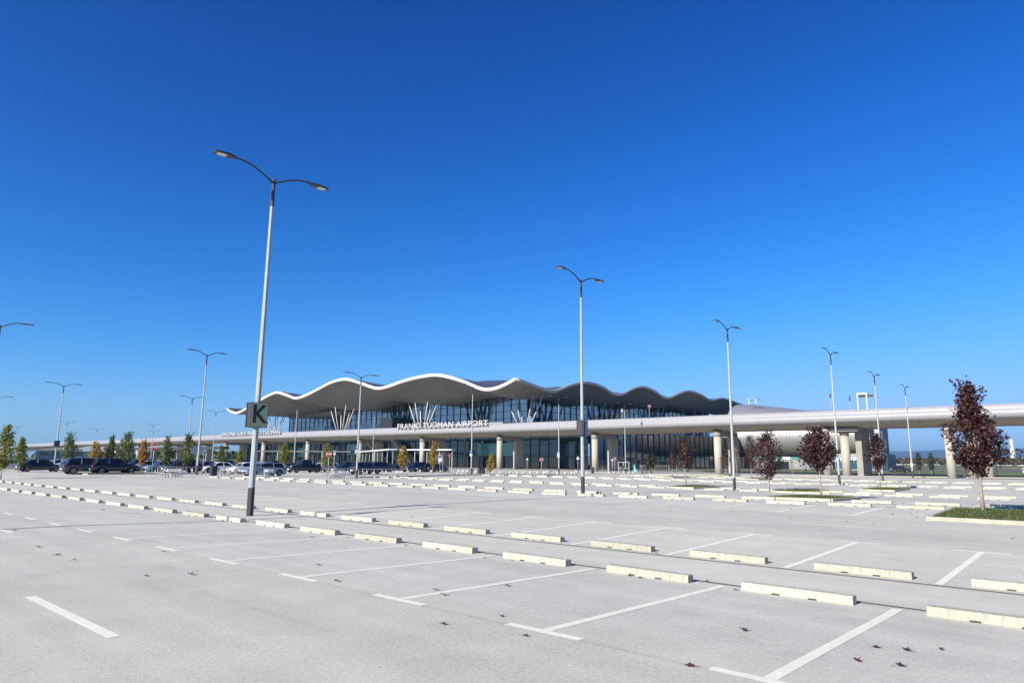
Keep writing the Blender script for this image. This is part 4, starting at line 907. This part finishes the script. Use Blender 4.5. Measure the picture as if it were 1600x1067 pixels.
S = SIGNS
post_sign(*S['stop'][0], Z(*S['stop'][0]), 3.35, 'stop', 'red octagonal stop sign on a tall post at the left, among the trolleys', -1.0, size=.40)
post_sign(-62.2, 41.3, Z(-62, 41), 2.75, 'stop', 'red stop sign before the small trees, left of the lamp before the left roof wave', -.75, size=.31)
post_sign(*S['noentry'][0], Z(*S['noentry'][0]), 3.05, 'ring', 'round red-rimmed sign below the airport lettering', -.65, size=.36)
post_sign(*S['noentry'][1], Z(*S['noentry'][1]), 2.55, 'noentry', 'round no-entry sign left of the lamp before the terminal corner', -.1, size=.30)
post_sign(*S['noentry'][2], Z(*S['noentry'][2]), 2.75, 'noentry', 'round no-entry sign right of the terminal corner column', -.1, size=.28)
P9 = POSTS
post_sign(*P9[0], Z(*P9[0]), 2.9, 'plate', 'tall white panel sign right of the tall yellow tree', -.6, size=.5)
post_sign(*P9[1], Z(*P9[1]), 3.1, 'ring', 'dark round sign on a post between the white panel and the round red sign', -.6, size=.26)
post_sign(*P9[2], Z(*P9[2]), 2.6, 'triangle', 'small pale triangular sign before the dark glazing', -.5, size=.26)
post_sign(*P9[3], Z(*P9[3]), 2.9, 'triangle', 'pale triangular sign left of the letter J lamp', -.5, size=.34)
post_sign(*P9[4], Z(*P9[4]), 2.5, 'blue', 'blue square sign right of the terminal corner column', -.5, size=.24)
post_sign(*P9[5], Z(*P9[5]), 2.7, 'plate', 'narrow pale sign right of the tall lamp at the left', -.8, size=.24)
post_sign(*P9[6], Z(*P9[6]), 3.2, 'plate', 'white plate on a post right of the second stop sign', -.8, size=.26)
post_sign(*P9[7], Z(*P9[7]), 3.35, 'back', 'dark round sign seen from behind beside the tall lamp at the left', -.6, size=.62)
post_sign(*P9[8], Z(*P9[8]), 3.2, 'ring', 'brown-rimmed round sign behind the black off-roader', -.9, size=.3)
for u, w, H, kd, lab in ((-75.9, 119.5, 3.4, 'plate', 'small white sign on the elevated road right of the second lamp'), (-69.5, 119.5, 3.9, 'noentry', 'small no-entry sign on the elevated road between two roof struts'), (-35.8, 121, 4.3, 'panel', 'small dark sign on the elevated road, tight against the fourth lamp'), (-32.8, 121, 3.7, 'panel', 'small dark red sign on the elevated road between the fourth lamp and the white frame')):
    post_sign(u, w, 9.15, H, kd, lab, -.3, 'small signs on the elevated road', size=.30)
# lettering standing on the fascia
def lettering(txt, u0, u1, zb, label, size):
    t = empty('roadside_lettering', ((u0+u1)/2, 112.7, zb), 0, label, 'lettering')
    o = text_obj(txt, size, 'letters', M['letters'], t, .16, .0); o.rotation_euler = (PI/2, 0, 0)
    wd = max(v.co.x for v in o.data.vertices)-min(v.co.x for v in o.data.vertices); o.scale = ((u1-u0)/wd, 1.0, 1)
    o.location = (0, 0, size*.36)
    b = MB(); b.box(-(u1-u0)/2, (u1-u0)/2, .12, .2, .08, .16); b.box(-(u1-u0)/2, (u1-u0)/2, .12, .2, size*.62, size*.68); n = int((u1-u0)/1.6)
    for i in range(n+1):
        x = -(u1-u0)/2+i*(u1-u0)/n; b.box(x-.04, x+.04, .14, .22, -.2, size*.7)
    b.build('support_rail', M['mull'], t)
lettering('FRANJO TUĐMAN AIRPORT', -139.5, -107.3, 9.55, 'white standing letters reading FRANJO TUĐMAN AIRPORT on the elevated road', 1.85)
lettering('ZRAČNA LUKA FRANJO TUĐMAN', -236.5, -197.0, 9.35, 'white standing letters reading ZRAČNA LUKA FRANJO TUĐMAN behind the letter K lamp', 1.8)

# ------------------------------------------------------------------ covered walkways in the left car park
def walkway(p0, p1, z, label, m=None, wd=2.6, th=.28, posts=14):
    t = empty('covered_walkway', (p0[0], p0[1], 0), math.atan2(p1[1]-p0[1], p1[0]-p0[0]), label, 'covered walkway')
    L = math.hypot(p1[0]-p0[0], p1[1]-p0[1])
    b = MB(); b.box(0, L, -wd/2, wd/2, z-th, z, .0, .05); b.build('roof', m or M['canopy'], t)
    for i in range(posts):
        x = .3+(L-.6)*i/(posts-1)
        b = MB(); b.box(x-.07, x+.07, -.07, .07, 0, z-th); b.build('post', M['canopy'] if not m else M['galv'], t)
    return t
walkway((-600, 85), (-176, 85), 4.9, 'long dark flat-roofed covered walkway behind the parked cars at the left', th=.7, posts=36)
walkway((-172, 92), (-146, 104), 3.9, 'short dark covered walkway left of the letter K lamp', posts=6)
walkway((-142, 104), (-100, 80), 3.85, 'pale-edged covered walkway rising to the terminal columns behind the black pickup', M['canopyl'], 1.6, .2, posts=8)
walkway((-117, 96), (-104, 99), 4.1, 'short pale canopy right of the lamp before the left roof wave', M['canopyl'], 1.6, .2, posts=5)
# low white buildings far left
wb = empty('white_hall', (-519, 142, 0), 1.3, 'low white hall with a slanted roof edge at the far left behind the walkway', 'building')
b = MB(); b.box(-14, 14, 0, 20, 0, 5.6); b.build('wall', M['housewall'], wb)
b = MB(); b.loft([[(x, -2, z0), (x, 21, z0), (x, 21, z0+2.6), (x, 6, z0+3.9), (x, -2, z0+.5)] for x, z0 in ((-15, 6.0), (17, 6.0))], False); b.build('roof', M['roofwhite'], wb)
for i in range(4): b = MB(); b.box(-12+i*6.5, -8+i*6.5, -.1, 0, 2.5, 5.2); b.build('window', M['glasslow'], wb)
gs = empty('glass_shelter', (-223, 69.6, 0), 1.1, 'glass-roofed shelter among the trees at the left', 'shelter')
b = MB(); b.loft([[(x, -3, 3.6), (x, 0, 4.9), (x, 3, 3.6), (x, 3, 3.45), (x, 0, 4.75), (x, -3, 3.45)] for x in (-3, 3)], False); b.build('roof', M['signgrey'], gs)
for x in (-2.6, 2.6): b = MB(); b.box(x-.12, x+.12, -2.8, -2.6, 0, 3.5); b.build('post', M['canopy'], gs)
# ------------------------------------------------------------------ trolleys, rails, bins, bollards, bicycles
def cart_proto():
    t = empty('luggage_trolley', cat='luggage trolley', group='luggage trolleys')
    b = MB(); r = .018
    for s in (-1, 1):
        b.tube([(s*.30, -.42, .16), (s*.24, .50, .14)], r, 6); b.tube([(s*.30, -.42, .16), (s*.29, -.50, .98), (s*.27, -.60, 1.04)], r, 6)
        b.tube([(s*.29, -.46, .6), (s*.29, -.22, .62)], r*.8, 6)
    for y in (-.42, -.1, .2, .48): b.tube([(-.27, y, .155), (.27, y, .155)], r*.8, 6)
    for z in (.35, .55, .75): b.tube([(-.29, -.46, z), (.29, -.46, z)], r*.7, 6)
    b.build('frame', M['steel'], t)
    b = MB(); b.tube([(-.30, -.60, 1.04), (.30, -.60, 1.04)], .026, 8); b.build('handle', M['plastic'], t)
    b = MB(); b.box(-.22, .22, -.475, -.465, .50, .80); b.build('panel', M['signwhite'], t)
    for x, y in ((-.27, -.36), (.27, -.36), (0, .46)):
        b = MB(); b.disc((x, y, .075), (1, 0, 0), .075, .035, 12); b.build('wheel', M['tyre'], t)
    return t
cp = cart_proto(); cu_ = [False]; place = {0: 'below the left stop sign', 5: 'by the bins left of lamp K', 9: 'right of lamp post K', 11: 'below the second stop sign', 15: 'below the orange-tipped tree', 18: 'before the bicycles', 23: 'beside the corner column', 25: 'before the dark glazing', 28: 'just left of lamp post J'}
cur = ''; kk_ = 0; keys = sorted(place)
grp_n = {}
for i, (u, w) in enumerate(CARTS):
    if i in place: cur = place[i]; kk_ = 0
    stamp(cp, cu_, (u, w, Z(u, w)), random.choice([-.2, .1, .0])+1.2, 'luggage trolley %s, %s from the left there' % (cur, ORD[kk_]), 'luggage trolleys'); kk_ += 1
for i, (a, bq) in enumerate(CORRAL):
    L = math.hypot(bq[0]-a[0], bq[1]-a[1]); t = empty('trolley_rail', (a[0], a[1], Z(*a)), math.atan2(bq[1]-a[1], bq[0]-a[0]), ['steel trolley rail below the stop sign at the left', 'steel trolley rail below the second stop sign', 'steel trolley rail between the lamp and the orange-tipped tree'][i], 'trolley rail', 'trolley rails')
    b = MB()
    for y in (0, -1.6):
        b.tube([(0, y, .0), (0, y, .95), (L, y, .95), (L, y, 0)], .024, 6); b.tube([(0, y, .3), (L, y, .3)], .02, 6)
        for k in range(1, 4): b.tube([(L*k/4, y, 0), (L*k/4, y, .95)], .02, 6)
    b.build('frame', M['steel'], t)
for i, (u, w) in enumerate(BINS):
    t = empty('waste_bin', (u, w, Z(u, w)), 0, ['black waste bin, left of the pair before the bicycles', 'black waste bin, right of the pair before the bicycles', 'black waste bin, left of the pair beside the white saloon', 'black waste bin, right of the pair beside the white saloon', 'low black bin at the foot of the terminal corner column'][i], 'bin', 'black waste bins')
    b = MB(); b.loft([[(r*math.cos(a), r*math.sin(a), z) for a in [k*PI/8 for k in range(16)]] for r, z in ((.24, 0), (.27, .9), (.28, .93), (.28, 1.0), (.2, 1.06))], False); b.build('body', M['bin'], t)
    b = MB(); b.tube([(-.26, -.1, .8), (-.26, .1, .8)], .03, 6); b.build('handle', M['plastic'], t)
bp_ = MB(); bp_.loft([[(r*math.cos(a), r*math.sin(a), z) for a in [k*PI/8 for k in range(16)]] for r, z in ((.20, 0), (.20, .12), (.19, .25), (.15, .35), (.08, .41), (.01, .43))])
bo = bp_.build('bollard', M['conc']); tag(bo, 'low domed cream concrete bollard', 'bollard', 'domed bollards before the terminal'); bu = [False]
for i, (u, w) in enumerate(BOLL):
    n = len(BOLL)-1-i
    stamp(bo, bu, (u, w, Z(u, w)), 0, 'low domed cream concrete bollard before the terminal, %s from the right of the row' % ORD[n])
def bike_proto():
    t = empty('parked_bicycle', cat='bicycle', group='bicycles parked before the terminal')
    for y in (-.52, .52):
        b = MB(); pts = [(0, y+.33*math.cos(a), .34+.33*math.sin(a)) for a in [k*PI/9 for k in range(19)]]; b.tube(pts, .018, 5); wh = b.build('wheel', M['tyre'], t)
        b = MB()
        for k in range(6): a = k*PI/6; b.tube([(0, y+.31*math.cos(a), .34+.31*math.sin(a)), (0, y-.31*math.cos(a), .34-.31*math.sin(a))], .005, 3)
        b.build('spokes', M['steel'], wh)
    b = MB()
    for p, q in (((0, .52, .34), (0, .38, .95)), ((0, .42, .78), (0, -.05, .30)), ((0, -.05, .30), (0, -.2, .88)), ((0, -.18, .80), (0, .41, .82)), ((0, -.52, .34), (0, -.05, .30)), ((0, -.52, .34), (0, -.19, .78))): b.tube([p, q], .022, 6)
    b.build('frame', M['signback'], t)
    b = MB(); b.box(-.07, .07, -.32, -.08, .89, .94); b.build('saddle', M['black'], t)
    b = MB(); b.tube([(-.28, .34, 1.02), (0, .40, 1.0), (.28, .34, 1.02)], .015, 6); b.build('handlebar', M['black'], t); return t
kp = bike_proto(); ku = [False]
for i, (u, w) in enumerate(BIKES): stamp(kp, ku, (u, w, Z(u, w)), random.uniform(-.4, .4)+.6, 'bicycle parked in the rack before the terminal, %s from the left' % ORD[i], 'bicycles parked before the terminal')
# trolley shelter and turquoise info panel by the glazing
t = empty('trolley_shelter', (-64.2, 101.5, Z(-64, 101)), -.2, 'open white tubular shelter frame at the foot of the lamp before the curved glazing', 'shelter')
b = MB()
for x in (-1.4, -.2, 1.1):
    b.box(x-.05, x+.05, -.05, .05, 0, 1.95)
for z in (.9, 1.92): b.box(-1.4, 1.1, -.04, .04, z-.04, z+.04)
b.build('frame', M['strut'], t)
t = empty('info_totem', (-64.9, 106.2, Z(-65, 106)), .5, 'small turquoise panel with a white figure at the foot of the dark small tree', 'info panel')
b = MB(); b.box(-.3, .3, -.04, .04, .1, 1.5); b.build('panel', M['cyan'], t)
b = MB(); b.disc((0, -.05, 1.12), (0, 1, 0), .09, .012, 14); b.box(-.10, .10, -.056, -.045, .65, 1.0); b.box(-.16, -.02, -.056, -.045, .35, .68); b.box(.02, .13, -.056, -.045, .40, .68); b.build('figure', M['signwhite'], t)
b = MB(); b.box(-.34, .34, -.1, .1, 0, .1); b.build('foot', M['cyan'], t)
# fence in front of the concourse
def fence(p0, p1, H, label, m, step=2.6):
    L = math.hypot(p1[0]-p0[0], p1[1]-p0[1]); t = empty('wire_fence', (p0[0], p0[1], 0), math.atan2(p1[1]-p0[1], p1[0]-p0[0]), label, 'fence')
    n = int(L/step)
    for i in range(n+1):
        x = L*i/n; b = MB(); b.tube([(x, 0, 0), (x, 0, H)], .05, 6); b.build('post', m, t)
    b = MB()
    for z in [.1, H*.5, H-.05]: b.tube([(0, 0, z), (L, 0, z)], .022, 4)
    for i in range(int(L/.5)): b.box(i*.5, i*.5+.012, -.006, .006, .1, H-.05)
    for i in range(int(H/.25)): b.box(0, L, -.005, .005, .1+i*.25, .11+i*.25)
    g = b.build('wire_mesh', m, t, fix=False); return t
fence((-68, 127), (-36, 140), 2.1, 'pale wire fence before the silver concourse', M['strut'], 3.2)
fence((-66, 126.2), (-89.8, 128), 2.1, 'pale wire fence before the curved glazing', M['strut'], 3.2)
fence((-34, 138), (60, 150), 2.0, 'dark thin wire fence along the airfield grass at the right', M['canopy'], 4.5)
# ------------------------------------------------------------------ far airfield, houses, hills
tw = empty('control_tower', (TOWER[0], TOWER[1], 0), 0, 'slender white tower standing alone before the hills at the right edge', 'tower')
b = MB(); b.loft([[(r*math.cos(a), r*math.sin(a), z) for a in [k*PI/8 for k in range(16)]] for r, z in ((5.0, 0), (4.2, 17), (3.0, 38), (2.8, 45), (2.0, 46))]); b.build('shaft', M['housewall'], tw)
def ray_at(x, D):     # direction of a far object, by its bearing from the lot
    return x
def house(u, w, sx, sy, H, label, white=False, rz=0.):
    sx *= .6; sy *= .6; H *= .75
    t = empty('far_house', (u, w, Zf(u, w)-.3), rz, label, 'house', 'far houses beyond the airfield')
    b = MB(); b.box(-sx/2, sx/2, -sy/2, sy/2, 0, H); b.build('wall', M['housewall'], t)
    b = MB(); b.loft([[(x, -sy/2-.4, H), (x, 0, H+sy*.42), (x, sy/2+.4, H)] for x in (-sx/2-.4, sx/2+.4)], False); b.build('roof', M['houseroof'] if not white else M['roofwhite'], t)
    for k in (-.25, .25): b = MB(); b.box(k*sx-.5, k*sx+.5, -sy/2-.06, -sy/2, H*.35, H*.75); b.build('window', M['glasslow'], t)
hs = random.Random(5)
for i, (b_, d_, s_, wh) in enumerate(HOUSES):
    u, w = d_*math.sin(b_), d_*math.cos(b_)
    house(u, w, 13*s_, 9*s_, 6.5*s_, '%s far %s house beyond the airfield, counted from the left' % (ORD[i], 'white-roofed' if wh else 'red-roofed'), wh, hs.uniform(-.5, .5))
# far tree belt
def belt(name, pts, H, n, m, label):
    mb = MB(); rnd = random.Random(3)
    for k in range(n):
        s = rnd.random()*(len(pts)-1); i = int(s); f = s-i; u = pts[i][0]*(1-f)+pts[i+1][0]*f+rnd.gauss(0, 14); w = pts[i][1]*(1-f)+pts[i+1][1]*f+rnd.gauss(0, 14)
        h = H*rnd.uniform(.55, 1.25); r = h*rnd.uniform(.4, .7)
        for _ in range(46):
            th = rnd.uniform(0, 2*PI); ph = rnd.uniform(-.2, 1) ; rr = r*rnd.uniform(.6, 1.0)
            c = Vector((u+rr*math.cos(th)*math.cos(ph*1.4), w+rr*math.sin(th)*math.cos(ph*1.4), Zf(u, w)+h*.45+h*.5*math.sin(ph*1.4)))
            nn = Vector((rnd.gauss(0, 1), rnd.gauss(0, 1), rnd.gauss(.4, 1))).normalized(); a = nn.orthogonal().normalized(); b2 = nn.cross(a); q = h*.17
            mb.add([c+a*q, c+b2*q, c-a*q, c-b2*q], [(0, 1, 2, 3)])
    o = mb.build(name, m, fix=False); tag(o, label, 'wood', kind='stuff'); return o
belt('far_wood', BELT1, 6.2, 520, leafmat('far_foliage', [(.05, .055, .025), (.08, .06, .03), (.11, .07, .035), (.06, .07, .03)], .1), 'brown and green belt of trees beyond the airfield')
belt('far_wood', [(-640, 175), (-519, 207), (-470, 245)], 6, 150, M['leaf_g'], 'green wood behind the left car park')
# wooded hills: a ridge with real depth
mb = MB(); nr = 60; nd = 10; rr = random.Random(9)
ph = [rr.uniform(0, 6) for _ in range(6)]
vs = []
for j in range(nd+1):
    for i in range(nr+1):
        th = math.radians(-70+110*i/nr); D = 7600+j*210
        prof = 0 if j == 0 else math.sin(PI*min(1, j/nd*1.0)*.5)
        base = interp(math.degrees(th), [-70, -40, -25, -12.4, -10.4, -8.5, -6.3, -4.9, 10, 40], [30, 50, 120, 158, 168, 174, 182, 186, 180, 150])
        h = base*prof*(1+.06*math.sin(th*22+ph[0])+.04*math.sin(th*47+ph[1])+.05*math.sin(j*1.3+th*15))
        vs.append((D*math.sin(th), D*math.cos(th), h-4))
mb.add(vs, [(j*(nr+1)+i, j*(nr+1)+i+1, (j+1)*(nr+1)+i+1, (j+1)*(nr+1)+i) for j in range(nd) for i in range(nr)], True)
tag(mb.build('hills', M['hill'], fix=False), kind='structure')
# airfield vehicles and a marker board
post_sign(-18, 205, Z(-18, 205), 1.2, 'plate', 'small white marker board in the airfield grass at the right', -.2, 'airfield markers', size=.7)
# ------------------------------------------------------------------ fallen maple leaves
lf = []
for k in range(4):
    random.seed(60+k); mb = MB()
    pts = [(x*random.uniform(.85, 1.1), y) for x, y in LEAFSHAPE]
    top = [(x*.95, y-.4, .05+.42*abs(x)**1.2+random.uniform(0, .10)+.12*max(0, y-.6)) for x, y in pts]
    n = len(top); vs = [(0, .05, .10)]+top
    mb.add(vs, [(0, i+1, (i+1) % n+1) for i in range(n)]); mb.tube([(0, -.38, .08), (.12, -.8, .10), (.34, -1.15, .16)], .018, 4)
    o = mb.build('fallen_leaf', M['fallen'], fix=False); tag(o, 'dry dark red maple leaf', 'leaf', 'fallen maple leaves'); lf.append((o, [False]))
random.seed(77)
LN = ['first of the three dark leaves at the far left', 'second of the three dark leaves at the far left', 'third of the three dark leaves at the far left']
allL = [(u, w, 1) for u, w in LEAF]
SL = {p: k for k, p in enumerate(sorted([LEAF[i] for i in range(len(LEAF)) if i not in (0, 1, 2, 13, 6, 7, 8, 9, 16, 17, 18, 19, 20)], key=lambda p: (p[0]*ce+(-p[1])*(-se) if False else (p[0]*rt.x+p[1]*rt.y)/(p[0]*fw.x+p[1]*fw.y))))}
for _ in range(34):
    c = random.choice([12.15, 31.8, 51.2]); allL.append((random.uniform(-26, -4), c+random.choice([-1.75, -1.1, 1.0, 1.25])+random.uniform(-.15, .15), 0))
nrl = {}
for i, (u, w, big) in enumerate(allL):
    o, us_ = lf[i % 4]; s = random.uniform(.065, .098) if big else random.uniform(.04, .07)
    lab = 'small dry dark red leaf lying on the pale car park surface'
    if i in (0, 1, 2): lab = 'dry maple leaf, '+LN[i]
    elif i == 13: lab = 'reddish maple leaf lying flat, left of the bottom right stall mark'
    elif i in (6, 7, 8, 9): lab = 'dry curled maple leaf in the foreground, %s from the left' % ORD[i-6]
    elif i in (16, 17, 18, 19, 20): lab = 'dry maple leaf, %s in the group at the bottom right' % ORD[i-16]
    if lab.startswith('small'):
        if big: lab = 'small dark red leaf, %s from the left of the scattered ones' % ORD[SL[(u, w)]]
        else:
            near = min(STOPS, key=lambda q: (q[0]-u)**2+(q[1]-w)**2)[2].split(', ')[1].replace(' from the camera', ''); nn = nrl.get(near, 0); nrl[near] = nn+1; lab = 'tiny leaf%s by the stop %s' %  (['', ' pair', ' trio', 's'][min(nn, 3)], near)
    g = stamp(o, us_, (u, w, Z(u, w)+.004), random.uniform(0, 6.28), lab, 'fallen maple leaves', (s, s, s*random.uniform(.8, 1.6)))
    if i not in (0, 1, 2, 13, 6, 7, 8, 9, 16, 17, 18, 19, 20): g['group'] = 'small fallen leaves'
# ------------------------------------------------------------------ air
if HAZE > 0:
    hb = MB(); hb.box(-9000, 9000, -200, 13500, -12, 216)
    hm = bpy.data.materials.new('air'); hm.use_nodes = True; hn = hm.node_tree; hn.nodes.clear()
    pv = hn.nodes.new('ShaderNodeVolumePrincipled'); pv.inputs['Color'].default_value = (.34, .64, 1.0, 1); pv.inputs['Density'].default_value = HAZE; pv.inputs['Anisotropy'].default_value = .2
    ho = hn.nodes.new('ShaderNodeOutputMaterial'); hn.links.new(pv.outputs[0], ho.inputs['Volume'])
    h = hb.build('haze', hm); tag(h, kind='stuff', label='thin blue haze of the far air', cat='haze')
